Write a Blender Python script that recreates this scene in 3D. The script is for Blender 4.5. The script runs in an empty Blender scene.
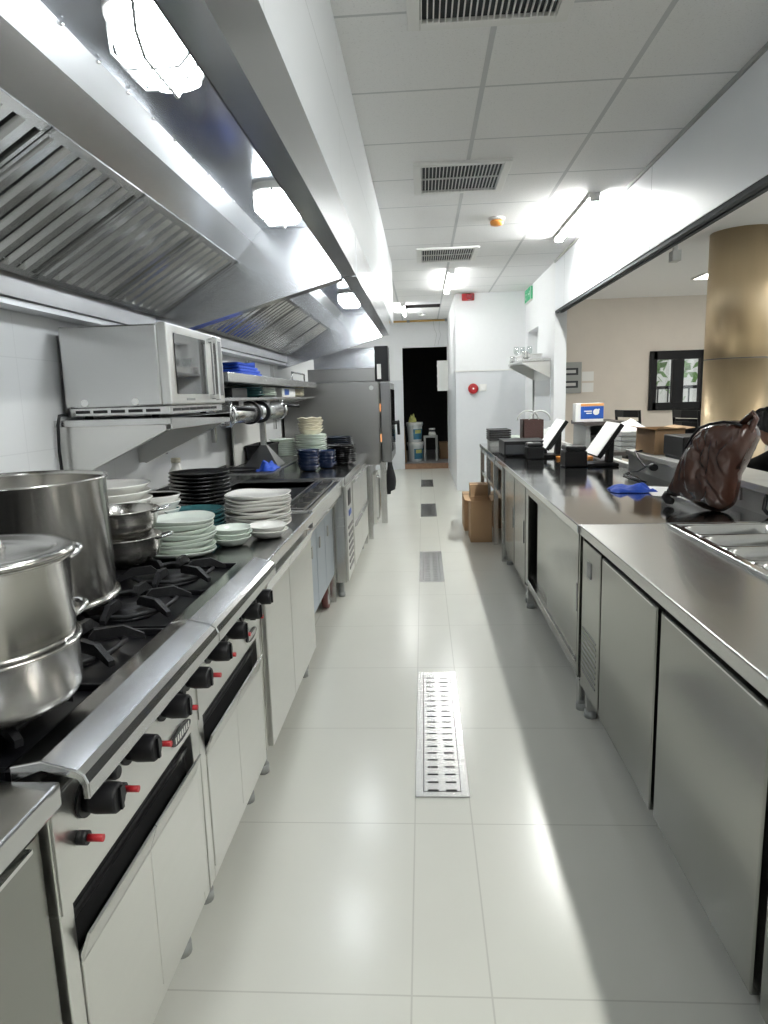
import bpy, bmesh, math, random
from mathutils import Vector, Matrix
random.seed(7)
SC = bpy.context.scene
COL = SC.collection
ORG = {}

# ---------------------------------------------------------------- mesh builder
class MB:
    def __init__(s):
        s.v, s.f, s.m, s.s = [], [], [], []
    def add(s, vs, fs, mi=0, smooth=False):
        n = len(s.v)
        s.v += [Vector(v) for v in vs]
        for i, f in enumerate(fs):
            s.f.append([n + k for k in f]); s.m.append(mi)
            s.s.append(smooth[i] if isinstance(smooth, list) else smooth)
        return s
    def box(s, x0, x1, y0, y1, z0, z1, mi=0):
        vs = [(x0,y0,z0),(x1,y0,z0),(x1,y1,z0),(x0,y1,z0),(x0,y0,z1),(x1,y0,z1),(x1,y1,z1),(x0,y1,z1)]
        return s.add(vs, [(0,3,2,1),(4,5,6,7),(0,1,5,4),(1,2,6,5),(2,3,7,6),(3,0,4,7)], mi)
    def prism(s, poly, axis, a, b, mi=0, smooth=False):
        n = len(poly)
        def P(u, w, t):
            return {'y': (u, t, w), 'x': (t, u, w), 'z': (u, w, t)}[axis]
        vs = [P(u, w, a) for u, w in poly] + [P(u, w, b) for u, w in poly]
        fs = [tuple(range(n)), tuple(range(2*n-1, n-1, -1))] + [(i, (i+1) % n, n+(i+1) % n, n+i) for i in range(n)]
        return s.add(vs, fs, mi, [False, False] + [smooth]*n)
    def frame(s, x0, x1, y0, y1, z0, z1, w, mi=0):     # rectangular ring lying flat
        s.box(x0, x0+w, y0, y1, z0, z1, mi); s.box(x1-w, x1, y0, y1, z0, z1, mi)
        s.box(x0+w, x1-w, y0, y0+w, z0, z1, mi); s.box(x0+w, x1-w, y1-w, y1, z0, z1, mi)
        return s
    def tube(s, pts, r, seg=8, mi=0, closed=False):
        pts = [Vector(p) for p in pts]; n = len(pts); vs = []; fs = []
        rs = r if isinstance(r, (list, tuple)) else [r]*n
        up = None
        for i, p in enumerate(pts):
            if closed:
                t = pts[(i+1) % n] - pts[i-1]
            else:
                t = pts[min(i+1, n-1)] - pts[max(i-1, 0)]
            t.normalize()
            if up is None:
                up = t.orthogonal().normalized()
            up = (up - t*up.dot(t))
            if up.length < 1e-6: up = t.orthogonal()
            up.normalize(); w = t.cross(up)
            for k in range(seg):
                a = 2*math.pi*k/seg
                vs.append(p + (up*math.cos(a) + w*math.sin(a))*rs[i])
        for i in range(n if closed else n-1):
            j = (i+1) % n
            for k in range(seg):
                k2 = (k+1) % seg
                fs.append((i*seg+k, i*seg+k2, j*seg+k2, j*seg+k))
        sm = [True]*len(fs)
        if not closed:
            fs.append(tuple(range(seg-1, -1, -1))); fs.append(tuple((n-1)*seg+k for k in range(seg))); sm += [False, False]
        return s.add(vs, fs, mi, sm)
    def cyl(s, c, r, h, axis='z', seg=24, r2=None, mi=0):
        d = {'x': Vector((1,0,0)), 'y': Vector((0,1,0)), 'z': Vector((0,0,1))}[axis]
        c = Vector(c)
        return s.tube([c, c + d*h], [r, r if r2 is None else r2], seg, mi)
    def lathe(s, prof, c=(0,0,0), seg=40, mi=0, wob=None):
        c = Vector(c); vs = []; fs = []; n = len(prof)
        for i, (r, z) in enumerate(prof):
            for k in range(seg):
                a = 2*math.pi*k/seg
                dz, dr = wob(a, r, z) if wob else (0, 0)
                vs.append(c + Vector(((r+dr)*math.cos(a), (r+dr)*math.sin(a), z+dz)))
        for i in range(n-1):
            for k in range(seg):
                k2 = (k+1) % seg
                fs.append((i*seg+k, i*seg+k2, (i+1)*seg+k2, (i+1)*seg+k))
        sm = [True]*len(fs)
        if prof[0][0] > 1e-6: fs.append(tuple(range(seg-1, -1, -1))); sm.append(False)
        if prof[-1][0] > 1e-6: fs.append(tuple((n-1)*seg+k for k in range(seg))); sm.append(False)
        return s.add(vs, fs, mi, sm)
    def grid(s, fn, nu, nv, mi=0, thick=0.0):
        vs = [fn(i/nu, j/nv) for i in range(nu+1) for j in range(nv+1)]
        fs = [(i*(nv+1)+j, (i+1)*(nv+1)+j, (i+1)*(nv+1)+j+1, i*(nv+1)+j+1) for i in range(nu) for j in range(nv)]
        return s.add(vs, fs, mi, True)
    def rot(s, ang, axis, c, start=0):
        M = Matrix.Rotation(ang, 3, axis); c = Vector(c)
        for i in range(start, len(s.v)): s.v[i] = M @ (s.v[i]-c) + c
        return s
    def build(s, name, mats, parent=None, origin=None, bevel=0.0, sub=0, merge=True, seg=2):
        me = bpy.data.meshes.new(name)
        o = bpy.data.objects.new(name, me)
        if parent is not None:
            org = ORG[parent]
        elif origin is not None:
            org = Vector(origin)
        else:
            xs = [v.x for v in s.v]; ys = [v.y for v in s.v]; zs = [v.z for v in s.v]
            org = Vector(((min(xs)+max(xs))/2, (min(ys)+max(ys))/2, min(zs)))
        me.from_pydata([v - org for v in s.v], [], s.f)
        for p, mi, sm in zip(me.polygons, s.m, s.s):
            p.material_index = mi; p.use_smooth = sm
        bm = bmesh.new(); bm.from_mesh(me)
        if merge: bmesh.ops.remove_doubles(bm, verts=bm.verts, dist=1e-5)
        bmesh.ops.recalc_face_normals(bm, faces=bm.faces)
        bm.to_mesh(me); bm.free()
        for m in (mats if isinstance(mats, (list, tuple)) else [mats]):
            me.materials.append(m)
        COL.objects.link(o)
        ORG[o] = org
        if parent is not None: o.parent = parent
        else: o.location = org
        if bevel:
            b = o.modifiers.new('bevel', 'BEVEL'); b.width = bevel; b.segments = seg
            b.limit_method = 'ANGLE'; b.angle_limit = math.radians(40)
        if sub:
            b = o.modifiers.new('sub', 'SUBSURF'); b.levels = sub; b.render_levels = sub
        return o

def tag(o, label, cat, group=None, kind=None):
    o['label'] = label; o['category'] = cat
    if group: o['group'] = group
    if kind: o['kind'] = kind
    return o
def thing(name, label, cat, loc=(0,0,0), group=None):
    o = bpy.data.objects.new(name, None); COL.objects.link(o)
    o.location = loc; o.empty_display_size = 0.05
    ORG[o] = Vector(loc)
    return tag(o, label, cat, group)
def struct(o):
    o['kind'] = 'structure'; return o
def copy_tree(o, parent=None):
    c = o.copy(); COL.objects.link(c)
    if parent is not None: c.parent = parent
    for ch in list(o.children): copy_tree(ch, c)
    return c
ORD = ['top', 'second', 'third', 'fourth', 'fifth', 'sixth', 'seventh', 'eighth', 'ninth', 'tenth', 'eleventh', 'twelfth', 'thirteenth']

# ---------------------------------------------------------------- materials
def nodes(name):
    m = bpy.data.materials.new(name); m.use_nodes = True
    nt = m.node_tree; b = nt.nodes['Principled BSDF']
    return m, nt, b
def N(nt, t, **kw):
    n = nt.nodes.new(t)
    for k, v in kw.items(): setattr(n, k, v)
    return n
def mat(name, col, rough=0.5, metal=0.0, noise=0.0, nscale=20.0, bump=0.0, bscale=200.0, coat=0.0, spec=0.5, sheen=0.0):
    m, nt, b = nodes(name)
    b.inputs['Base Color'].default_value = (*col, 1); b.inputs['Roughness'].default_value = rough
    b.inputs['Metallic'].default_value = metal; b.inputs['Coat Weight'].default_value = coat
    b.inputs['Specular IOR Level'].default_value = spec
    tc = N(nt, 'ShaderNodeTexCoord')
    if noise:
        no = N(nt, 'ShaderNodeTexNoise'); no.inputs['Scale'].default_value = nscale; no.inputs['Detail'].default_value = 4
        nt.links.new(tc.outputs['Object'], no.inputs['Vector'])
        mx = N(nt, 'ShaderNodeMix', data_type='RGBA')
        mx.inputs['A'].default_value = (*[c*(1-noise) for c in col], 1)
        mx.inputs['B'].default_value = (*[min(1, c*(1+noise)) for c in col], 1)
        nt.links.new(no.outputs['Fac'], mx.inputs['Factor']); nt.links.new(mx.outputs['Result'], b.inputs['Base Color'])
    if bump:
        n2 = N(nt, 'ShaderNodeTexNoise'); n2.inputs['Scale'].default_value = bscale; n2.inputs['Detail'].default_value = 3
        nt.links.new(tc.outputs['Object'], n2.inputs['Vector'])
        bp = N(nt, 'ShaderNodeBump'); bp.inputs['Strength'].default_value = bump; bp.inputs['Distance'].default_value = 0.01
        nt.links.new(n2.outputs['Fac'], bp.inputs['Height']); nt.links.new(bp.outputs['Normal'], b.inputs['Normal'])
    return m
def steel(name, col=(.62,.62,.61), rough=.25, stretch=(1, 1, 25), var=.08, bump=.02, wave=0.0, aniso=0.0):
    m, nt, b = nodes(name)
    b.inputs['Metallic'].default_value = 1.0
    tc = N(nt, 'ShaderNodeTexCoord'); mp = N(nt, 'ShaderNodeMapping'); mp.inputs['Scale'].default_value = stretch
    nt.links.new(tc.outputs['Object'], mp.inputs['Vector'])
    no = N(nt, 'ShaderNodeTexNoise'); no.inputs['Scale'].default_value = 3; no.inputs['Detail'].default_value = 4
    nt.links.new(mp.outputs['Vector'], no.inputs['Vector'])
    mr = N(nt, 'ShaderNodeMapRange'); mr.inputs['To Min'].default_value = rough-var*.12; mr.inputs['To Max'].default_value = rough+var*.12
    nt.links.new(no.outputs['Fac'], mr.inputs['Value']); nt.links.new(mr.outputs['Result'], b.inputs['Roughness'])
    mx = N(nt, 'ShaderNodeMix', data_type='RGBA')
    mx.inputs['A'].default_value = (*[c*.975 for c in col], 1); mx.inputs['B'].default_value = (*[min(1, c*1.025) for c in col], 1)
    nt.links.new(no.outputs['Fac'], mx.inputs['Factor']); nt.links.new(mx.outputs['Result'], b.inputs['Base Color'])
    if wave:                                   # slow dents of sheet metal
        n3 = N(nt, 'ShaderNodeTexNoise'); n3.inputs['Scale'].default_value = 2.6; n3.inputs['Detail'].default_value = 1
        nt.links.new(tc.outputs['Object'], n3.inputs['Vector'])
        b2 = N(nt, 'ShaderNodeBump'); b2.inputs['Strength'].default_value = wave; b2.inputs['Distance'].default_value = 0.05
        nt.links.new(n3.outputs['Fac'], b2.inputs['Height']); nt.links.new(b2.outputs['Normal'], b.inputs['Normal'])
    if aniso:                                  # brushed around the vertical axis
        tg = N(nt, 'ShaderNodeTangent', direction_type='RADIAL', axis='Z')
        b.inputs['Anisotropic'].default_value = aniso; b.inputs['Anisotropic Rotation'].default_value = .25; nt.links.new(tg.outputs[0], b.inputs['Tangent'])
    return m
def emis(name, col, strength):
    m, nt, b = nodes(name)
    b.inputs['Base Color'].default_value = (*col, 1)
    b.inputs['Emission Color'].default_value = (*col, 1); b.inputs['Emission Strength'].default_value = strength
    return m
def linemask(nt, sock, phase, period, width):
    """1 on joint lines at phase + k*period"""
    a = N(nt, 'ShaderNodeMath', operation='SUBTRACT'); a.inputs[1].default_value = phase - period/2
    nt.links.new(sock, a.inputs[0])
    f = N(nt, 'ShaderNodeMath', operation='WRAP'); f.inputs[1].default_value = period; f.inputs[2].default_value = 0
    nt.links.new(a.outputs[0], f.inputs[0])
    d = N(nt, 'ShaderNodeMath', operation='SUBTRACT'); d.inputs[1].default_value = period/2
    nt.links.new(f.outputs[0], d.inputs[0])
    e = N(nt, 'ShaderNodeMath', operation='ABSOLUTE'); nt.links.new(d.outputs[0], e.inputs[0])
    g = N(nt, 'ShaderNodeMath', operation='LESS_THAN'); g.inputs[1].default_value = width/2
    nt.links.new(e.outputs[0], g.inputs[0])
    return g.outputs[0]
def mmax(nt, a, b):
    g = N(nt, 'ShaderNodeMath', operation='MAXIMUM'); nt.links.new(a, g.inputs[0]); nt.links.new(b, g.inputs[1]); return g.outputs[0]

def tiled(name, col, joint, lines, rough=.3, noise=.03, nscale=4, speck=0.0, bump=.3, coat=0, speckcol=None):
    """surface with straight joints; lines = [(axis, phase, period, width)] in the object's own metres"""
    m, nt, b = nodes(name)
    tc = N(nt, 'ShaderNodeTexCoord'); sp = N(nt, 'ShaderNodeSeparateXYZ'); nt.links.new(tc.outputs['Object'], sp.inputs[0])
    mk = None
    for ax, ph, pe, w in lines:
        l = linemask(nt, sp.outputs[ax], ph, pe, w); mk = l if mk is None else mmax(nt, mk, l)
    no = N(nt, 'ShaderNodeTexNoise'); no.inputs['Scale'].default_value = nscale; no.inputs['Detail'].default_value = 5
    nt.links.new(tc.outputs['Object'], no.inputs['Vector'])
    mx = N(nt, 'ShaderNodeMix', data_type='RGBA')
    mx.inputs['A'].default_value = (*[c*(1-noise) for c in col], 1); mx.inputs['B'].default_value = (*[min(1, c*(1+noise)) for c in col], 1)
    nt.links.new(no.outputs['Fac'], mx.inputs['Factor']); out = mx.outputs['Result']
    if speck:
        n2 = N(nt, 'ShaderNodeTexNoise'); n2.inputs['Scale'].default_value = 130; n2.inputs['Detail'].default_value = 2
        nt.links.new(tc.outputs['Object'], n2.inputs['Vector'])
        cr = N(nt, 'ShaderNodeMapRange'); cr.inputs['From Min'].default_value = .6; cr.inputs['From Max'].default_value = .7
        nt.links.new(n2.outputs['Fac'], cr.inputs['Value'])
        m3 = N(nt, 'ShaderNodeMix', data_type='RGBA'); sc = speckcol or [c*(1-speck) for c in col]
        m3.inputs['B'].default_value = (*sc, 1)
        nt.links.new(cr.outputs['Result'], m3.inputs['Factor']); nt.links.new(out, m3.inputs['A']); out = m3.outputs['Result']
    m2 = N(nt, 'ShaderNodeMix', data_type='RGBA'); m2.inputs['B'].default_value = (*joint, 1)
    nt.links.new(mk, m2.inputs['Factor']); nt.links.new(out, m2.inputs['A']); nt.links.new(m2.outputs['Result'], b.inputs['Base Color'])
    b.inputs['Roughness'].default_value = rough; b.inputs['Coat Weight'].default_value = coat
    bp = N(nt, 'ShaderNodeBump'); bp.inputs['Strength'].default_value = bump; bp.inputs['Distance'].default_value = -0.002
    nt.links.new(mk, bp.inputs['Height']); nt.links.new(bp.outputs['Normal'], b.inputs['Normal'])
    return m

M = {}
M['steel'] = steel('brushed_steel', rough=.27)
M['steel_top'] = steel('worktop_steel', (.66,.66,.66), .17, (20, 1, 1), .05, .015, .02)
M['steel_satin'] = steel('satin_worktop_steel', (.66,.66,.64), .26, (12, 1, 1), .06, .01, .03)
M['steel_topR'] = steel('mirror_worktop_steel', (.60,.60,.60), .10, (1, 15, 1), .05, .01, .04)
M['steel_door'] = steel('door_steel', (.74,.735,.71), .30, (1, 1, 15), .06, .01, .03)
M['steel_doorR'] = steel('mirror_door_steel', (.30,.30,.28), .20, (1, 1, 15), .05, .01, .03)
M['film'] = steel('blue_film_steel', (.48,.54,.62), .38, (3, 3, 3), .1, .03, .06)
M['hood'] = steel('hood_steel', (.60,.61,.63), .24, (12, 1, 12), .07, .015, .05)
M['strip'] = steel('hood_strip_steel', (.78,.79,.80), .5, (12, 1, 12), .06)
M['hood_in'] = steel('hood_ceiling_steel', (.60,.62,.66), .18, (12, 1, 12), .06, .02, .08)
M['filter'] = steel('filter_steel', (.55,.55,.54), .22, (1, 12, 1), .08, .01)
M['pot'] = steel('pot_steel', (.46,.445,.415), .22, (2, 2, 30), .04, .01, 0, .85)
M['chrome'] = mat('chrome', (.75,.75,.75), .12, 1)
M['dark_steel'] = steel('dark_steel', (.22,.22,.22), .35, (2, 2, 30))
M['sink_in'] = steel('sink_steel', (.10,.10,.10), .4, (2, 2, 30))
M['oven'] = steel('oven_steel', (.31,.305,.295), .33, (1, 1, 20), .06, .01, .03)
M['black_gap'] = mat('black_gap', (.006,.006,.006), .6)
M['enamel'] = mat('black_enamel', (.005,.005,.006), .3, spec=.35, noise=.3, nscale=30)
M['iron'] = mat('cast_iron', (.008,.008,.009), .5, .0, spec=.25, noise=.25, nscale=60, bump=.15)
M['black'] = mat('black_plastic', (.005,.005,.006), .45, spec=.3)
M['black_soft'] = mat('black_cloth', (.012,.012,.014), .85, bump=.2)
M['red'] = mat('red_plastic', (.42,.012,.018), .35)
M['white_paint'] = mat('white_paint', (.84,.85,.86), .45, noise=.02)
M['white_gloss'] = mat('white_plastic', (.82,.82,.80), .3)
M['celadon'] = mat('celadon_glaze', (.78,.84,.77), .16, noise=.05, nscale=14, coat=.3)
M['cream'] = mat('cream_glaze', (.80,.75,.60), .25, noise=.05)
M['white_cer'] = mat('white_glaze', (.88,.87,.83), .2, noise=.03, coat=.3)
M['yellow_cer'] = mat('mustard_glaze', (.55,.47,.16), .2)
M['black_cer'] = mat('black_glaze', (.014,.014,.015), .22)
M['teal'] = mat('teal_glaze', (.03,.105,.115), .25, noise=.4, nscale=40)
M['navy'] = mat('navy_glaze', (.014,.03,.085), .2, noise=.6, nscale=35)
M['navyflat'] = mat('dark_blue_glaze', (.02,.025,.04), .25)
M['blue'] = mat('blue_fabric', (.008,.065,.45), .75, noise=.25, nscale=25, bump=.3, bscale=60)
M['card'] = mat('cardboard', (.42,.27,.15), .8, noise=.12, nscale=6)
M['card_in'] = mat('cardboard_dark', (.27,.17,.09), .85)
M['paper'] = mat('paper', (.86,.86,.84), .7)
M['leather'] = mat('brown_leather', (.058,.024,.016), .27, noise=.45, nscale=9, bump=.55, bscale=14, coat=.15)
M['gold'] = steel('gold_cladding', (.66,.52,.34), .40, (20, 20, 1), .06, .01)
M['beige'] = mat('beige_plaster', (.72,.66,.59), .85, noise=.05, nscale=5, bump=.1, bscale=30)
M['ledge'] = mat('pale_stone', (.62,.62,.60), .35, noise=.12, nscale=7)
M['ledge_top'] = mat('pale_marble', (.66,.66,.63), .25, noise=.18, nscale=5)
M['skin'] = mat('skin', (.52,.29,.21), .5)
M['hair'] = mat('hair', (.008,.008,.01), .4)
M['brick'] = mat('brown_threshold', (.26,.15,.09), .8, noise=.3)
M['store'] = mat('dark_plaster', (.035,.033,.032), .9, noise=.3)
M['orange'] = mat('orange_plastic', (.75,.30,.06), .4)
M['green'] = emis('lit_green', (.02,.30,.13), .35)
M['brass'] = mat('brass_pipe', (.62,.40,.13), .35, .6)
M['grey'] = mat('grey_paint', (.36,.37,.36), .5)
M['greyl'] = mat('light_grey_plastic', (.55,.56,.55), .45)
M['duct'] = mat('dark_duct', (.05,.055,.06), .8)
M['bluelab'] = mat('blue_label', (.015,.09,.42), .4)
M['orangelab'] = mat('orange_label', (.75,.35,.12), .4)
M['bucket'] = mat('white_bucket', (.70,.73,.73), .4)
M['buckl'] = mat('bucket_label', (.05,.20,.32), .4)
M['yellow'] = mat('yellow_cloth', (.55,.55,.18), .7)
M['rubber'] = mat('red_rubber', (.16,.05,.045), .5)
M['wicker'] = mat('dark_wicker', (.05,.02,.016), .6, bump=.6, bscale=90)
M['wood'] = mat('dark_wood', (.07,.06,.055), .5)
M['amber'] = emis('amber_reflection', (1.0,.45,.18), 1.3)
M['batten'] = emis('batten_diffuser', (.98,1.0,.97), 230)
M['batten_near'] = emis('batten_near_diffuser', (.98,1.0,.97), 165)
M['batten_far'] = emis('batten_far_diffuser', (.98,1.0,.98), 60)
M['lens'] = emis('bulkhead_lens', (.92,.97,1.0), 40)
def glass(name, col, rough, alpha_mix):
    m, nt, b = nodes(name)
    tr = N(nt, 'ShaderNodeBsdfTransparent'); tr.inputs['Color'].default_value = (*col, 1)
    gl = N(nt, 'ShaderNodeBsdfGlossy'); gl.inputs['Roughness'].default_value = rough
    mx = N(nt, 'ShaderNodeMixShader'); mx.inputs[0].default_value = alpha_mix
    nt.links.new(tr.outputs[0], mx.inputs[1]); nt.links.new(gl.outputs[0], mx.inputs[2])
    nt.links.new(mx.outputs[0], nt.nodes['Material Output'].inputs[0])
    return m
M['glass'] = glass('pane_glass', (.97,.98,.97), .02, .08)
M['dark_glass'] = mat('oven_glass', (.012,.012,.013), .05, coat=.6)
M['clear'] = glass('drinking_glass', (.93,.95,.95), .03, .16)
M['floor'] = tiled('floor_tile', (.69,.685,.615), (.56,.55,.49),
    [(1, .065, .6, .004), (0, -.05, 20, .004), (0, .125, 20, .004), (0, -.65, 20, .004), (0, .725, 20, .004)], rough=.22, noise=.035, nscale=3)
M['ceil'] = tiled('ceiling_tile', (.87,.87,.87), (.60,.61,.62), [(0, .28, .6, .022), (1, .151, .6, .014)], rough=.9, noise=.02, nscale=60, speck=.13)
M['wall_tile'] = tiled('wall_tile', (.84,.85,.85), (.77,.78,.78), [(1, .3, .6, .003), (2, .55, .3, .003)], rough=.25, noise=.01)
M['wall_grey'] = mat('pale_grey_wall', (.72,.74,.77), .3, noise=.02)
M['header'] = tiled('header_board', (.84,.86,.89), (.35,.36,.38), [(1, 4.25, 2.44, .006)], rough=.4, noise=.02)
# ================================================================ the setting
O0 = (0, 0, 0)
WX = -1.28            # left wall
HX0, HX1 = 1.353, 1.475   # header / right wall
CZ = 2.586
b = MB(); b.box(-1.5, 7.2, -2.7, 12.0, -.2, 0); struct(b.build('floor', M['floor'], origin=O0))
# kitchen ceiling with the square opening beyond the third grille
b = MB()
b.box(-.28, HX0, -2.6, 6.95, CZ, CZ+.012); b.box(WX, HX0, 6.95, 10.02, CZ, CZ+.012); b.box(WX, -.235, 10.02, 10.48, CZ, CZ+.012); b.box(.28, .45, 10.02, 10.48, CZ, CZ+.012)
b.box(WX, .45, 10.48, 12.05, CZ, CZ+.012)
struct(b.build('ceiling', M['ceil'], origin=O0))
b = MB(); b.box(-.3, .33, 9.95, 10.55, 2.95, 3.0); b.box(-.3, -.235, 9.95, 10.55, CZ+.012, 2.95); b.box(.28, .33, 9.95, 10.55, CZ+.012, 2.95)
b.box(-.235, .28, 9.95, 10.02, CZ+.012, 2.95); b.box(-.235, .28, 10.48, 10.55, CZ+.012, 2.95)
struct(b.build('trim_1', M['store']))
# wall behind the hobs, soffit over the hoods
b = MB(); b.box(WX-.1, WX, -2.6, 12.0, 0, CZ); struct(b.build('wall_left', M['wall_tile'], origin=O0))
b = MB(); b.box(WX, -.30, -2.6, 6.95, 2.04, CZ); b.box(-.30, -.28, -2.6, 6.95, 2.0, CZ)
struct(b.build('wall_soffit', tiled('soffit_board', (.80,.82,.84), (.55,.57,.58), [(2, 2.30, 9, .004), (1, .15, 1.22, .003)], rough=.35, noise=.01), origin=O0))
b = MB(); b.box(WX-.1, 7.2, -2.7, -2.6, 0, CZ); struct(b.build('wall_near', M['white_paint']))
# far wall with the dark store-room doorway
DX0, DX1, DZ = -.345, .435, 2.125
b = MB(); b.box(WX, DX0, 12.0, 12.12, 1.57, CZ); b.box(DX1, .6, 12.0, 12.12, 1.57, CZ); b.box(DX0, DX1, 12.0, 12.12, DZ, CZ)
b.box(WX, DX0, 12.0, 12.12, 0, 1.57, 1); b.box(DX1, .6, 12.0, 12.12, 0, 1.57, 1)
struct(b.build('wall_far', [M['white_paint'], M['wall_grey']]))
b = MB(); b.box(DX0, DX1, 12.0, 12.12, 0, .09); struct(b.build('trim_2', M['brick'], bevel=.006))
# block wall right of the passage
b = MB(); b.box(.443, HX0, 9.1, 12.0, 1.60, CZ); b.box(.443, HX0, 9.1, 12.0, 0, 1.60, 1); struct(b.build('wall_block', [M['white_paint'], M['wall_grey']]))
b = MB(); b.box(.435, HX0, 9.088, 9.1, 1.59, 1.605); struct(b.build('trim_3', M['white_gloss']))
# right wall beyond the serving hatch, with its shelf niche
b = MB()
b.box(HX0, HX1, 7.13, 8.12, 0, CZ); b.box(HX0, HX1, 8.92, 9.1, 0, CZ); b.box(HX0, HX1, 8.12, 8.92, 0, 1.66); b.box(HX0, HX1, 8.12, 8.92, 2.05, CZ)
b.box(HX1, HX1+.12, 8.12, 8.92, 1.66, 2.05); struct(b.build('wall_right', M['white_paint']))
# header over the serving hatch and the black rolling-shutter track under it
b = MB(); b.box(HX0, HX1, -2.6, 7.13, 2.10, CZ); struct(b.build('wall_header', M['header'], origin=O0))
b = MB(); b.box(HX0+.004, HX0+.03, -2.6, 7.13, 2.075, 2.10); b.box(HX0+.055, HX0+.08, -2.6, 7.13, 2.08, 2.10)
struct(b.build('trim_4', M['duct']))
b = MB(); b.box(HX0-.012, HX0, -2.6, 7.13, CZ-.02, CZ); struct(b.build('trim_5', M['grey']))
# dining room beyond the hatch
DC = 2.45
b = MB(); b.box(HX1, 7.2, -2.6, 9.1, DC, DC+.1)
struct(b.build('ceiling_dining', M['white_paint']))
b = MB(); wx0, wx1, wz0, wz1 = 2.99, 3.66, 1.06, 1.72
b.box(HX1, wx0, 9.1, 9.25, 0, DC); b.box(wx1, 7.2, 9.1, 9.25, 0, DC); b.box(wx0, wx1, 9.1, 9.25, 0, wz0); b.box(wx0, wx1, 9.1, 9.25, wz1, DC)
struct(b.build('wall_back', M['beige']))
b = MB()
b.box(7.0, 7.15, -2.6, -2.0, 0, DC); b.box(7.0, 7.15, 8.2, 9.1, 0, DC); b.box(7.0, 7.15, -2.0, 8.2, 0, .25); b.box(7.0, 7.15, -2.0, 8.2, 2.35, DC)
struct(b.build('wall_glazed', M['white_paint']))
b = MB()
for y in (-2.0, .04, 2.08, 4.12, 6.16, 8.14): b.box(7.03, 7.1, y, y+.06, .25, 2.35)
w2 = struct(b.build('window_2', M['black']))
b = MB(); b.box(7.06, 7.066, -1.95, 8.15, .25, 2.35); b.build('pane', M['glass'], w2)
# window_1: dark framed sliding window in the back wall
b = MB(); Y0, Y1 = 9.06, 9.16
b.box(wx0-.04, wx0+.05, Y0, Y1, wz0-.05, wz1+.05); b.box(wx1-.07, wx1+.04, Y0, Y1, wz0-.05, wz1+.05)
b.box(wx0, wx1, Y0, Y1, wz1-.06, wz1+.05); b.box(wx0, wx1, Y0, Y1, wz0-.05, wz0+.05); b.box(3.245, 3.385, Y0+.01, Y1, wz0, wz1)
w1 = struct(b.build('window_1', M['black'], bevel=.004))
b = MB(); b.box(wx0+.04, 3.25, 9.11, 9.115, wz0+.04, wz1-.05); b.build('pane', M['glass'], w1)
b = MB(); b.box(3.38, wx1-.06, 9.12, 9.125, wz0+.04, wz1-.05); b.build('pane', M['glass'], w1)
# outside, seen through that window
b = MB(); b.box(2.0, 8.5, 9.3, 16, -.3, -.05); struct(b.build('ground_outside', M['grey']))
t = thing('outdoor_railing', 'dark railing outside, seen through the black framed window', 'railing', (3.7, 11.0, -.05))
b = MB()
for i in range(14): b.box(2.9+i*.16, 2.92+i*.16, 10.99, 11.01, -.05, 1.28)
b.build('baluster_row', M['black'], t)
b = MB(); b.box(2.8, 5.2, 10.97, 11.03, 1.28, 1.33); b.build('handrail', M['black'], t)
b = MB(); b.box(-1, 14, 18.0, 18.2, -.05, 5.0); struct(b.build('wall_outside_far', mat('pale_render', (.50,.49,.45), .8, noise=.3, nscale=1.2)))
b = MB(); b.box(2.6, 3.33, 11.8, 12.1, -.05, 3.4); struct(b.build('wall_outside', mat('pink_plaster', (.70,.52,.46), .8)))
t = thing('garden_tree', 'leafy tree outside behind the right pane of the window', 'tree', (4.6, 14.5, -.05))
b = MB(); b.tube([(4.6,14.5,-.05),(4.65,14.5,1.2),(4.55,14.45,2.2)], [.09,.07,.04]); b.build('trunk', M['card_in'], t)
b = MB()
for i in range(260):
    c = Vector((4.6+random.gauss(0,.55), 14.5+random.gauss(0,.4), 2.1+random.gauss(0,.45)))
    u = Vector((random.gauss(0,1),random.gauss(0,1),random.gauss(0,1))).normalized()*.14; w = u.orthogonal().normalized()*.08
    b.add([c-u, c+w, c+u, c-w], [(0,1,2,3)])
fo = b.build('foliage', mat('leaf', (.12,.22,.06), .6), t, merge=False); fo['kind'] = 'stuff'
# store room behind the doorway
b = MB(); b.box(-1.3, -1.2, 12.12, 15.2, 0, 2.6); b.box(1.2, 1.3, 12.12, 15.2, 0, 2.6); b.box(-1.3, 1.3, 15.2, 15.3, 0, 2.6)
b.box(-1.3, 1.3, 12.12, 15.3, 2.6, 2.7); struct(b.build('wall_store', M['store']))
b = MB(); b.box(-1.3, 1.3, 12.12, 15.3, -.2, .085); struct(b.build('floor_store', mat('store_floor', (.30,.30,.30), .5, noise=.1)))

# pale stone half wall between kitchen counter and dining room
b = MB(); b.box(1.36, 1.565, .2, 4.55, 0, .868); b.box(1.345, 1.58, .2, 4.57, .868, .9, 1)
struct(b.build('wall_ledge', [M['ledge'], M['ledge_top']], bevel=.004))
b = MB(); b.box(1.36, 1.40, 4.57, 7.13, 0, .80); struct(b.build('wall_ledge_far', M['ledge']))

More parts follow.
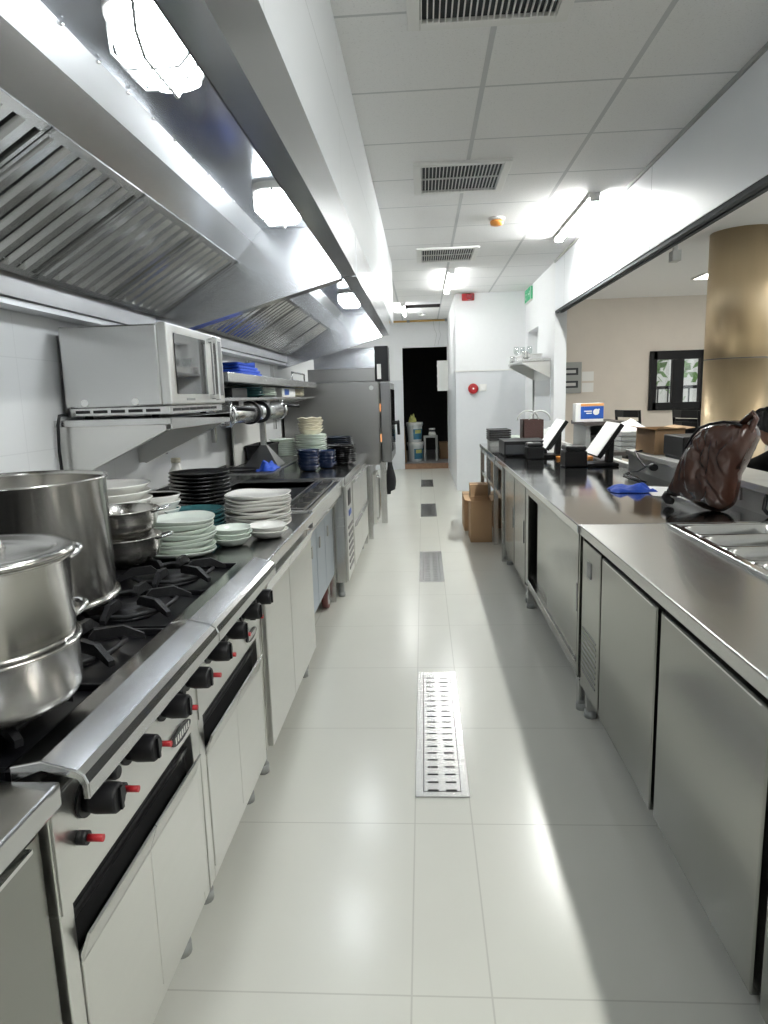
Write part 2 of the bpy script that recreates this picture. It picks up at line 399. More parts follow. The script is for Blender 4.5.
# ---------------------------------------------------------------- ceiling fittings
def grille(y0, y1, label):
    x0, x1 = -.03, .53
    t = thing('ceiling_grille', label, 'vent', (.25, (y0+y1)/2, CZ), 'ceiling air grilles')
    b = MB(); b.box(x0+.03, x1-.03, y0+.03, y1-.03, CZ-.003, CZ-.001); b.build('duct_backing', M['duct'], t)
    b = MB(); b.frame(x0, x1, y0, y1, CZ-.018, CZ, .045); b.build('frame', M['white_gloss'], t, bevel=.004)
    b = MB(); n = 23
    for i in range(n):
        x = x0+.05+(x1-x0-.10)*i/(n-1); b.box(x-.0022, x+.0022, y0+.04, y1-.04, CZ-.017, CZ-.004)
    b.box(x0+.04, x1-.04, (y0+y1)/2-.003, (y0+y1)/2+.003, CZ-.012, CZ-.004)
    b.build('louvre', M['white_gloss'], t)
grille(2.07, 2.64, 'white slatted ceiling grille nearest the camera, cut by the top edge')
grille(4.05, 4.62, 'middle white slatted ceiling grille, between the nearest and the farthest')
grille(6.27, 6.88, 'small far ceiling grille with white slats, just before the ceiling tube light')
def batten(cx, y0, y1, label, w=.06, m='batten'):
    t = thing('batten_light', label, 'ceiling light', (cx, (y0+y1)/2, CZ), 'ceiling tube lights')
    b = MB(); b.box(cx-w/2-.004, cx+w/2+.004, y0, y1, CZ-.03, CZ)
    b.build('housing', M['white_gloss'], t, bevel=.003)
    b = MB(); b.prism([(cx-w/2, CZ-.03), (cx-w/2*.8, CZ-.05), (cx, CZ-.058), (cx+w/2*.8, CZ-.05), (cx+w/2, CZ-.03)], 'y', y0+.02, y1-.02, smooth=True)
    b.build('diffuser', M[m], t)
    b = MB(); b.box(cx-w/2-.002, cx+w/2+.002, y0, y0+.02, CZ-.056, CZ-.03); b.box(cx-w/2-.002, cx+w/2+.002, y1-.02, y1, CZ-.056, CZ-.03)
    b.build('end_cap', M['white_gloss'], t)
batten(1.165, 4.80, 6.02, 'lit tube light on the ceiling close to the right header wall')
batten(.32, 7.3, 8.72, 'lit tube light at the ceiling centre beyond the farthest grille', m='batten_far')
batten(-.255, 9.75, 10.95, 'lit tube light at far left beside the dark ceiling opening', .045, 'batten_far')
batten(1.165, -.1, 1.1, 'tube light on the ceiling above the camera near the header', m='batten_near')
t = thing('smoke_detector', 'orange smoke detector on the ceiling between two grilles', 'smoke detector', (.577, 5.35, CZ))
b = MB(); b.lathe([(.06, 0), (.06, -.012), (.045, -.02)], (.577,5.35,CZ)); b.build('base', M['white_gloss'], t)
b = MB(); b.lathe([(.045, -.02), (.05, -.03), (.045, -.05), (.02, -.058), (0, -.058)], (.577,5.35,CZ)); b.build('cover', M['orange'], t)
t = thing('alarm_beacon', 'red fire alarm beacon on the white wall under the ceiling', 'fire alarm', (.61, 9.1, 2.53))
b = MB(); b.box(.53, .69, 9.06, 9.1, 2.49, 2.58); b.build('base', M['red'], t, bevel=.01)
b = MB(); b.tube([(.63,9.06,2.535),(.63,9.03,2.535),(.63,9.0,2.535)], [.045,.04,.02], 16); b.build('lens', mat('red_lens', (.30,.01,.02), .15, coat=.5), t)
t = thing('fire_bell', 'round red fire alarm bell on the grey wall', 'fire alarm', (.668, 9.1, 1.365))
b = MB(); b.tube([(.668,9.1,1.365),(.668,9.075,1.365),(.668,9.05,1.365),(.668,9.042,1.365)], [.062,.068,.06,.035], 28); b.build('gong', M['red'], t)
b = MB(); b.tube([(.668,9.045,1.365),(.668,9.034,1.365)], .012, 12); b.box(.63, .65, 9.044, 9.048, 1.36, 1.385); b.build('centre_bolt', M['paper'], t)
t = thing('wall_switch', 'white double switch plate beside the red fire bell', 'switch', (.80, 9.1, 1.37))
b = MB(); b.box(.755, .845, 9.088, 9.1, 1.33, 1.42); b.build('plate', M['white_gloss'], t, bevel=.003)
b = MB(); b.box(.765, .798, 9.084, 9.089, 1.345, 1.405); b.box(.803, .836, 9.084, 9.089, 1.345, 1.405); b.build('rocker', M['paper'], t, bevel=.002)
t = thing('exit_sign', 'green emergency exit sign on the white right wall near the ceiling corner', 'exit sign', (1.34, 8.75, 2.40))
b = MB(); b.box(1.325, 1.3525, 8.52, 8.98, 2.40, 2.57); b.build('housing', M['white_gloss'], t, bevel=.004)
b = MB(); b.box(1.322, 1.325, 8.53, 8.74, 2.41, 2.56); b.box(1.322, 1.325, 8.77, 8.97, 2.41, 2.56); b.box(1.33, 1.348, 8.516, 8.52, 2.41, 2.56); b.build('face', M['green'], t)
b = MB()
def bar2(b, p, q, w, x):
    d = Vector((q[0]-p[0], q[1]-p[1])).normalized(); n = Vector((-d.y, d.x))*w/2
    b.prism([(p[0]+n.x,p[1]+n.y),(q[0]+n.x,q[1]+n.y),(q[0]-n.x,q[1]-n.y),(p[0]-n.x,p[1]-n.y)], 'x', x, x-.002)
b.cyl((1.322, 8.865, 2.535), .011, -.002, 'x', 12)
for p, q in (((0,.025),(-.015,-.015)),((-.015,-.015),(.01,-.04)),((.01,-.04),(.005,-.065)),((-.015,-.015),(-.035,-.04)),((-.035,-.04),(-.055,-.04)),((0,.02),(.03,.005)),((0,.02),(-.028,.01))):
    bar2(b, (8.86-p[0], 2.49+p[1]), (8.86-q[0], 2.49+q[1]), .012, 1.322)
for p, q in (((8.58,2.485),(8.70,2.485)),((8.58,2.485),(8.62,2.52)),((8.58,2.485),(8.62,2.45))): bar2(b, p, q, .014, 1.322)
b.build('running_figure', M['paper'], t)
# electric box hinged over the doorway edge, pipe, hanging wires
t = thing('electrical_box', 'white electrical cabinet fixed at the right edge of the dark doorway', 'electrical box', (.39, 11.9, 1.37))
b = MB(); b.box(.262, .443, 11.86, 11.998, 1.37, 1.875); b.build('cabinet', M['white_gloss'], t, bevel=.006)
b = MB(); b.box(.256, .443, 11.845, 11.86, 1.365, 1.88); b.build('door', M['white_gloss'], t, bevel=.004)
b = MB()
for z in (1.45, 1.62, 1.79): b.box(.25, .262, 11.848, 11.875, z-.02, z+.02)
b.build('hinge', M['greyl'], t)
t = thing('gas_pipe', 'yellow gas pipe running across the white wall above the doorway', 'pipe', (-.1, 11.95, 2.56))
b = MB(); b.tube([(-.9,11.94,2.562),(.42,11.94,2.562)], .016, 12); b.build('pipe', M['brass'], t)
b = MB(); b.cyl((.40,11.94,2.562), .024, .04, 'x', 12); b.cyl((-.25,11.94,2.562), .021, .05, 'x', 12); b.build('end_cap', M['grey'], t)
t = thing('hanging_wire', 'pair of thin wires dangling from the ceiling above the doorway', 'wire', (.25, 11.9, 2.2))
b = MB(); b.tube([(.20,11.93,2.58),(.22,11.93,2.42),(.26,11.93,2.33),(.235,11.93,2.2),(.22,11.93,2.14)], .0035, 6); b.build('wire', M['greyl'], t)
b = MB(); b.tube([(.31,11.93,2.58),(.30,11.93,2.40),(.33,11.93,2.32),(.29,11.93,2.2),(.28,11.93,2.15)], .0035, 6); b.build('wire', M['greyl'], t)
o = MB(); o.lathe([(.05,0),(.05,-.02),(.02,-.035),(0,-.035)], (.02,11.2,CZ)); tag(o.build('ceiling_rose', M['white_gloss']), 'small white round fitting on the ceiling behind the dark opening', 'ceiling fitting')

# ---------------------------------------------------------------- floor drains
def drain(y0, y1, label, rows):
    x0, x1 = -.05, .128
    t = thing('floor_drain', label, 'floor drain', (.039, (y0+y1)/2, 0), 'floor drain covers along the aisle')
    b = MB(); b.frame(x0, x1, y0, y1, 0, .005, .026); b.build('frame', M['steel'], t, bevel=.001)
    b = MB(); b.box(x0+.026, x1-.026, y0+.026, y1-.026, .0005, .0015); b.build('channel', M['black_gap'], t)
    b = MB(); a0, a1 = x0+.029, x1-.029; c0, c1 = y0+.029, y1-.029; w = a1-a0
    xs = [a0, a0+w*.10, a0+w*.40, a0+w*.60, a0+w*.90, a1]; p = (c1-c0)/rows; s = .010
    for i in range(rows):
        q = c0+i*p; b.box(a0, a1, q+s, q+p, .003, .005); b.box(xs[0], xs[1], q, q+s, .003, .005); b.box(xs[2], xs[3], q, q+s, .003, .005); b.box(xs[4], xs[5], q, q+s, .003, .005)
    b.box(a0, a1, c1, c1+.0001, .003, .005)
    b.build('slotted_plate', M['steel'], t)
drain(2.0, 3.0, 'long slotted steel floor drain nearest the camera', 20)
drain(4.57, 5.49, 'second slotted steel floor drain along the aisle', 18)
drain(7.14, 8.02, 'third floor drain, short steel strip in the far aisle', 16)
drain(9.55, 10.38, 'farthest floor drain, just before the doorway', 16)
# ================================================================ left run
def rbox(b, x0, x1, y0, y1, z0, z1, mi=0): return b.box(x0, x1, y0, y1, z0, z1, mi)
# near stainless table, cut by the left edge
t = thing('work_table', 'plain stainless work table at the bottom left corner', 'table', (-.9, .1, 0))
b = MB(); b.box(-1.26, -.512, -.9, .825, .745, .782); b.build('worktop', M['steel_top'], t, bevel=.004)
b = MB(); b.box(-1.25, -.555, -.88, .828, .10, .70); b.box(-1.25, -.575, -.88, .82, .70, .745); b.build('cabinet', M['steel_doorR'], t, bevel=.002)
b = MB(); b.box(-.557, -.548, -.85, .80, .688, .694); b.build('finger_strip', M['chrome'], t)
for x, y in ((-1.2,-.8),(-1.2,.75),(-.62,-.8),(-.62,.75)):
    b = MB(); b.cyl((x,y,0), .016, .10, 'z', 14); b.cyl((x,y,0), .024, .012, 'z', 14); b.build('leg', M['grey'], t)

# ---- gas ranges
def make_range(label):
    """built for y 0 .. .6, moved afterwards"""
    L = .606
    t = thing('gas_range', label, 'cooker', (-.86, L/2, 0), 'four burner gas ranges')
    F = -.545
    b = MB()
    b.box(-1.25, F, .004, L-.004, .555, .735); b.box(-1.25, F-.03, .004, L-.004, .11, .555); b.box(F-.03, F, .004, .04, .11, .555); b.box(F-.03, F, L-.04, L-.004, .11, .555)
    b.box(-1.25, F, .04, L-.04, .11, .14); b.box(-1.25, -1.22, .004, L-.004, .735, .84)
    b.build('body', M['steel_door'], t, bevel=.002)
    b = MB(); b.box(F, F+.004, .006, L-.006, .555, .735); b.build('control_panel', M['steel_door'], t, bevel=.001)
    # cooktop tray
    b = MB(); b.box(-1.22, -.588, .004, L-.004, .735, .772); b.frame(-1.22, -.588, .004, L-.004, .772, .788, .012); b.box(-1.21, -.59, L/2-.004, L/2+.004, .772, .786)
    b.build('cooktop', M['enamel'], t, bevel=.002)
    # folded front rail (nose)
    prof = [(-.590,.772),(-.590,.797),(-.543,.806),(-.492,.792),(-.482,.785),(-.477,.772),(-.477,.748),(-.487,.748),(-.488,.768),(-.495,.778),(-.545,.790)]
    b = MB(); b.prism(prof, 'y', .0, L-.004); b.build('front_rail', M['steel_top'], t, bevel=.0025)
    # slot, drip tray, doors
    b = MB(); b.box(F-.03, F-.02, .04, L-.04, .14, .555); b.build('slot_backing', M['black_gap'], t)
    b = MB(); b.box(F-.018, F-.012, .042, L-.042, .505, .515); b.build('drip_tray', M['dark_steel'], t)
    for a0, a1 in ((.042, L/2-.001), (L/2+.001, L-.042)):
        b = MB(); b.box(F-.015, F+.003, a0, a1, .142, .445); d = b.build('door', M['steel_door'], t, bevel=.002)
        b = MB(); b.prism([(F-.004,.445),(F+.003,.445),(F+.020,.495),(F+.016,.497)], 'y', a0, a1); b.build('slanted_pull', M['chrome'], d)
    for x in (-1.18, -.60):
        for y in (.10, L-.07):
            b = MB(); b.cyl((x,y,0), .017, .11, 'z', 14); b.cyl((x,y,0), .023, .03, 'z', 14); b.build('leg', M['grey'], t)
    # burners and grates
    for bx in (-.755, -1.06):
        for by in (.15, L-.15):
            b = MB(); b.lathe([(.075,.772),(.075,.778),(.05,.782),(.05,.792),(.043,.797),(0,.797)], (bx,by,0), 24); b.build('burner', M['iron'], t)
            b = MB(); s = .139
            b.tube([(bx+.118*math.cos(math.pi/8+k*math.pi/4), by+.118*math.sin(math.pi/8+k*math.pi/4), .797) for k in range(8)], .0065, 6, closed=True)
            for k in range(6):
                a = math.pi/6 + k*math.pi/3; c, q = math.cos(a), math.sin(a)
                r1 = min(s/abs(c), s/abs(q))-.003 if abs(c)*abs(q) > 1e-6 else s
                p0 = Vector((bx+c*.045, by+q*.045, 0)); p1 = Vector((bx+c*r1, by+q*r1, 0)); nn = Vector((-q, c, 0))*.0065
                z0 = [.797, .822, .826, .793]; pts = [p0, p0.lerp(p1,.12), p0.lerp(p1,.62), p1]
                hh = [.010, .024, .024, .012]
                vs = []
                for pt, z, h in zip(pts, [.812,.826,.826,.800], hh):
                    for sgn in (-1, 1):
                        vs += [pt+nn*sgn+Vector((0,0,z)), pt+nn*sgn+Vector((0,0,z-h))]
                fs = []
                for i in range(3):
                    o_ = i*4; n_ = o_+4
                    fs += [(o_,n_,n_+2,o_+2), (o_+1,o_+3,n_+3,n_+1), (o_,o_+1,n_+1,n_), (o_+2,n_+2,n_+3,o_+3)]
                fs += [(0,2,3,1), (12,13,15,14)]
                b.add(vs, fs)
            b.build('grate', M['iron'], t)
    # knobs and igniters
    for y in (.095, .245, .408, .548):
        b = MB(); b.cyl((F+.004,y,.69), .030, .006, 'x', 24); b.tube([(F+.01,y,.69),(F+.028,y,.69),(F+.058,y,.69),(F+.062,y,.69)], [.021,.0245,.0235,.020], 20)
        b.box(F+.058, F+.066, y-.004, y+.004, .672, .709); b.build('knob', M['black'], t)
    for y in (.150, .458):
        b = MB(); b.tube([(F+.004,y,.70),(F+.03,y,.70),(F+.036,y,.70)], [.014,.013,.010], 16); b.build('pilot_knob', M['black'], t)
    for y in (.066, .196, .348, .502):
        b = MB(); b.cyl((F+.004,y,.641), .011, .016, 'x', 16); ig = b.build('igniter', M['black'], t)
        b = MB(); b.cyl((F+.02,y,.641), .0058, .024, 'x', 14); b.build('red_button', M['red'], ig)
    b = MB(); n = 24
    b.prism([(L-.115+.062*math.cos(2*math.pi*k/n)*.9, .588+.016*math.sin(2*math.pi*k/n)) for k in range(n)], 'x', F+.004, F+.009); bd = b.build('badge', M['black'], t)
    b = MB()
    for k in range(7): b.box(F+.009, F+.0098, L-.155+k*.0125, L-.155+k*.0125+.008, .581, .596)
    b.build('silver_mark', M['chrome'], bd)
    return t
r1 = make_range('nearer black topped gas range, under the stacked steamer pot')
r2 = copy_tree(r1); r2['label'] = 'farther black topped gas range, beside the celadon plates and cabinet'
r1.location.y = .833+.303; r2.location.y = .833+.606+.303+.002
def stove_y(k): return .833 + .608*k

# ---- cabinet with two white-lit doors
def cabinet_legs(t, xs, ys, h=.12):
    for x in xs:
        for y in ys:
            b = MB(); b.cyl((x,y,0), .017, h, 'z', 14); b.cyl((x,y,0), .023, .03, 'z', 14); b.build('leg', M['grey'], t)
t = thing('base_cabinet', 'two door stainless base cabinet with plate stacks on its worktop', 'cabinet', (-.9, 2.56, 0))
b = MB(); b.box(-1.27, -.515, 2.062, 3.03, .735, .778); b.box(-1.27, -1.25, 2.062, 3.03, .778, .86); b.build('worktop', M['steel_top'], t, bevel=.004)
b = MB(); b.box(-1.26, -.552, 2.08, 3.02, .12, .735); b.build('body', M['steel_door'], t, bevel=.002)
for a0, a1 in ((2.10, 2.50), (2.504, 3.02)):
    b = MB(); b.box(-.552, -.532, a0, a1, .125, .655); d = b.build('door', M['steel_door'], t, bevel=.003)
    b = MB(); b.prism([(-.540,.655),(-.532,.655),(-.519,.700),(-.523,.702)], 'y', a0, a1); b.build('slanted_pull', M['chrome'], d)
cabinet_legs(t, (-1.2, -.59), (2.15, 2.97))

# ---- sink bench with the row of small pans along its front
t = thing('sink_bench', 'stainless sink bench with a dark basin, beyond the plate stacks', 'sink', (-.9, 3.58, 0))
b = MB()
y0, y1 = 3.032, 4.165
b.box(-1.27, -1.18, y0, y1, .745, .785); b.box(-.665, -.535, y0, 3.06, .745, .785); b.box(-1.18, -.665, y0, 3.10, .745, .785)
b.box(-1.18, -.535, 4.13, y1, .745, .785); b.box(-.675, -.645, 3.06, 4.13, .745, .785); b.box(-.545, -.522, y0, y1, .70, .787)
b.box(-1.27, -1.25, y0, y1, .785, .90)
b.build('worktop', M['steel_top'], t, bevel=.003)
b = MB(); b.box(-1.18, -1.17, 3.10, 4.13, .50, .785); b.box(-.685, -.675, 3.10, 4.13, .50, .785); b.box(-1.18, -.675, 3.09, 3.10, .50, .785); b.box(-1.18, -.675, 4.13, 4.14, .50, .785); b.box(-1.18, -.675, 3.10, 4.13, .49, .50)
b.build('basin', M['sink_in'], t)
b = MB(); b.box(-.645, -.545, 3.06, 4.13, .66, .67); b.box(-.56, -.555, 3.06, 4.13, .66, .785); b.build('pan_rail', M['steel'], t)
for y in (3.05, 4.14):
    for x in (-1.22, -.60):
        b = MB(); b.box(x-.018, x+.018, y-.018, y+.018, .0, .745); b.build('leg', M['steel'], t)
pan0 = None
for i in range(6):
    y = 3.075+i*.176
    b = MB(); x0, x1, a0, a1 = -.642, -.560, y, y+.166
    b.frame(x0, x1, a0, a1, .787, .791, .010)
    ins = [(x0+.010,a0+.010,x1-.010,a1-.010,.790),(x0+.014,a0+.016,x1-.014,a1-.016,.70)]
    (p0,q0,p1,q1,za),(r0,s0,r1_,s1,zb) = ins
    b.add([(p0,q0,za),(p1,q0,za),(p1,q1,za),(p0,q1,za),(r0,s0,zb),(r1_,s0,zb),(r1_,s1,zb),(r0,s1,zb)], [(0,1,5,4),(1,2,6,5),(2,3,7,6),(3,0,4,7),(4,5,6,7)], 1)
    o = b.build('condiment_pan', [M['steel_top'], M['dark_steel']])  # inside uses darker steel to paint in the shade of its depth
    tag(o, ['nearest', 'second', 'third', 'fourth', 'fifth', 'farthest'][i] + ' small empty steel pan in the front rail of the sink bench', 'pan', 'small steel pans in the rail')
# wheeled unit with blue-grey film under the bench
t = thing('rolling_cabinet', 'wheeled cabinet under the sink bench, blue-grey film on its doors', 'cart', (-.85, 3.6, 0))
b = MB(); b.box(-1.15, -.60, 3.16, 4.06, .20, .64); b.build('body', M['film'], t, bevel=.004)
for a0, a1 in ((3.17, 3.42), (3.43, 3.72), (3.73, 4.05)):
    b = MB(); b.box(-.60, -.575, a0, a1, .205, .635); d = b.build('door', M['film'], t, bevel=.004)
    b = MB(); b.box(-.575, -.57, a0+.08, a0+.11, .50, .56); b.build('latch', M['grey'], d)
for x in (-1.08, -.63):
    for y in (3.24, 3.98):
        b = MB(); b.box(x-.03, x+.03, y-.04, y+.04, .185, .20); b.prism([(y-.03,.185),(y+.03,.185),(y+.045,.07),(y+.02,.055)], 'x', x-.026, x-.022); b.prism([(y-.03,.185),(y+.03,.185),(y+.045,.07),(y+.02,.055)], 'x', x+.022, x+.026)
        c = b.build('caster', M['steel'], t)
        b = MB(); b.tube([(x-.018,y+.03,.0625),(x+.018,y+.03,.0625)], .062, 24); w = b.build('wheel', M['rubber'], c)
        b = MB(); b.tube([(x-.021,y+.03,.0625),(x+.021,y+.03,.0625)], .038, 20); b.build('hub', M['greyl'], c)

# ---- undercounter fridge with drawers
t = thing('undercounter_fridge', 'white-lit undercounter fridge with control panel and drawers before the oven', 'fridge', (-.9, 4.95, 0))
b = MB(); b.box(-1.27, -.50, 4.17, 5.93, .745, .80); b.box(-1.27, -1.25, 4.17, 5.93, .80, .88); b.build('worktop', M['steel_top'], t, bevel=.004)
b = MB(); b.box(-1.26, -.515, 4.19, 5.72, .11, .745); b.build('body', M['steel'], t, bevel=.003)
b = MB(); b.box(-.515, -.50, 4.20, 4.55, .12, .735); cp = b.build('control_panel', M['steel_door'], t, bevel=.003)
b = MB(); b.box(-.50, -.497, 4.30, 4.44, .60, .70); b.build('display', M['black'], cp)
b = MB(); b.box(-.50, -.496, 4.31, 4.43, .53, .565); b.build('button_row', M['bluelab'], cp)
b = MB()
for i in range(7): b.box(-.50, -.496, 4.26, 4.50, .18+i*.045, .20+i*.045)
b.build('vent_slats', M['dark_steel'], cp)
for a0, a1 in ((4.56, 5.12), (5.13, 5.70)):
    for z0, z1 in ((.13, .425), (.435, .735)):
        b = MB(); b.box(-.515, -.495, a0, a1, z0, z1); d = b.build('drawer', M['steel_door'], t, bevel=.003)
        b = MB(); b.prism([(-.495,z1-.03),(-.478,z1-.018),(-.478,z1-.008),(-.495,z1-.004)], 'y', a0+.05, a1-.05); b.build('pull', M['steel'], d)
cabinet_legs(t, (-1.2, -.56), (4.26, 5.66), .11)
b = MB(); b.box(-.56, -.52, 5.86, 5.90, .0, .745); b.build('leg', M['steel'], t)

# ---- oven stand and combi oven
t = thing('oven_stand', 'stainless stand with a tube handled door under the tall oven', 'oven stand', (-.8, 6.45, 0))
b = MB(); b.box(-1.25, -.46, 6.0, 6.92, .64, .69); b.box(-1.25, -.47, 6.0, 6.45, .13, .64); b.build('body', M['steel'], t, bevel=.003)
b = MB(); b.box(-.47, -.445, 6.05, 6.44, .14, .60); d = b.build('door', M['steel_door'], t, bevel=.003)
b = MB(); b.tube([(-.445,6.10,.575),(-.42,6.10,.575),(-.415,6.10,.56),(-.415,6.10,.20),(-.42,6.10,.185),(-.445,6.10,.185)], .012, 12); b.build('handle', M['chrome'], d)
for x, y, w in ((-.42,6.86,.03), (-1.2,6.86,.03), (-1.2,6.06,.02), (-.50,6.06,.02)):
    b = MB(); b.box(x-w, x+w, y-w, y+w, .0 , .64 if y > 6.5 else .13); b.build('leg', M['steel'], t)
t = thing('combi_oven', 'tall dark steel combi oven with a thick door at the end of the left run', 'oven', (-.8, 6.5, .69))
b = MB(); b.box(-1.25, -.395, 6.02, 6.92, .69, 1.43); b.box(-.395, -.385, 6.02, 6.92, .70, 1.42); b.build('body', M['oven'], t, bevel=.006)
b = MB(); b.box(-.378, -.29, 6.03, 6.91, .71, 1.42); d = b.build('door', M['dark_steel'], t, bevel=.008)
b = MB(); b.box(-.29, -.284, 6.12, 6.80, .80, 1.36); b.build('window', M['dark_glass'], d)
b = MB(); b.tube([(-.29,6.14,1.06),(-.235,6.14,1.06)], .017, 12); b.tube([(-.235,6.14,1.075),(-.228,6.14,1.07),(-.225,6.14,.95)], .013, 12); b.build('handle', M['black'], d)
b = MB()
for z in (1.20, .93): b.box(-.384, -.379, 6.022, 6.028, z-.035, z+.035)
b.build('reflection_strip', M['amber'], t)  # no lamps: glowing strips imitate amber reflections on the door edge
b = MB(); b.cyl((-.455,6.02,1.375), .02, -.006, 'y', 20); b.build('round_mark', M['greyl'], t)
t = thing('condensation_hood', 'low steel box with black control unit on top of the oven', 'oven hood', (-.7, 6.4, 1.432))
b = MB(); b.box(-1.02, -.42, 6.04, 6.9, 1.432, 1.55); b.build('housing', M['oven'], t, bevel=.004)
b = MB(); b.box(-.42, -.30, 6.04, 6.30, 1.432, 1.735); c = b.build('control_unit', M['black'], t, bevel=.004)
b = MB(); b.box(-.40, -.365, 6.036, 6.04, 1.45, 1.58); b.build('white_label', M['paper'], c)
b = MB(); b.box(-1.0, -.42, 6.28, 6.30, 1.55, 1.74); b.build('back_plate', M['hood'], t)
t = thing('hanging_apron', 'black cloth hanging at the far side of the oven', 'cloth', (-.36, 6.98, .3))
def apr(u, v):
    z = .30+.60*v; w = .10*(1-.5*v)
    return Vector((-.36+w*math.sin(u*2*math.pi)*(.5+.18*math.sin(9*v)), 7.0+w*math.cos(u*2*math.pi)*.6, z+.03*math.sin(5*u)))
b = MB(); b.grid(apr, 24, 14); b.build('cloth', M['black_soft'], t)
b = MB(); b.tube([(-.36,6.93,.92),(-.36,7.0,.92),(-.36,7.0,.89)], .006, 8); b.build('hook', M['chrome'], t)

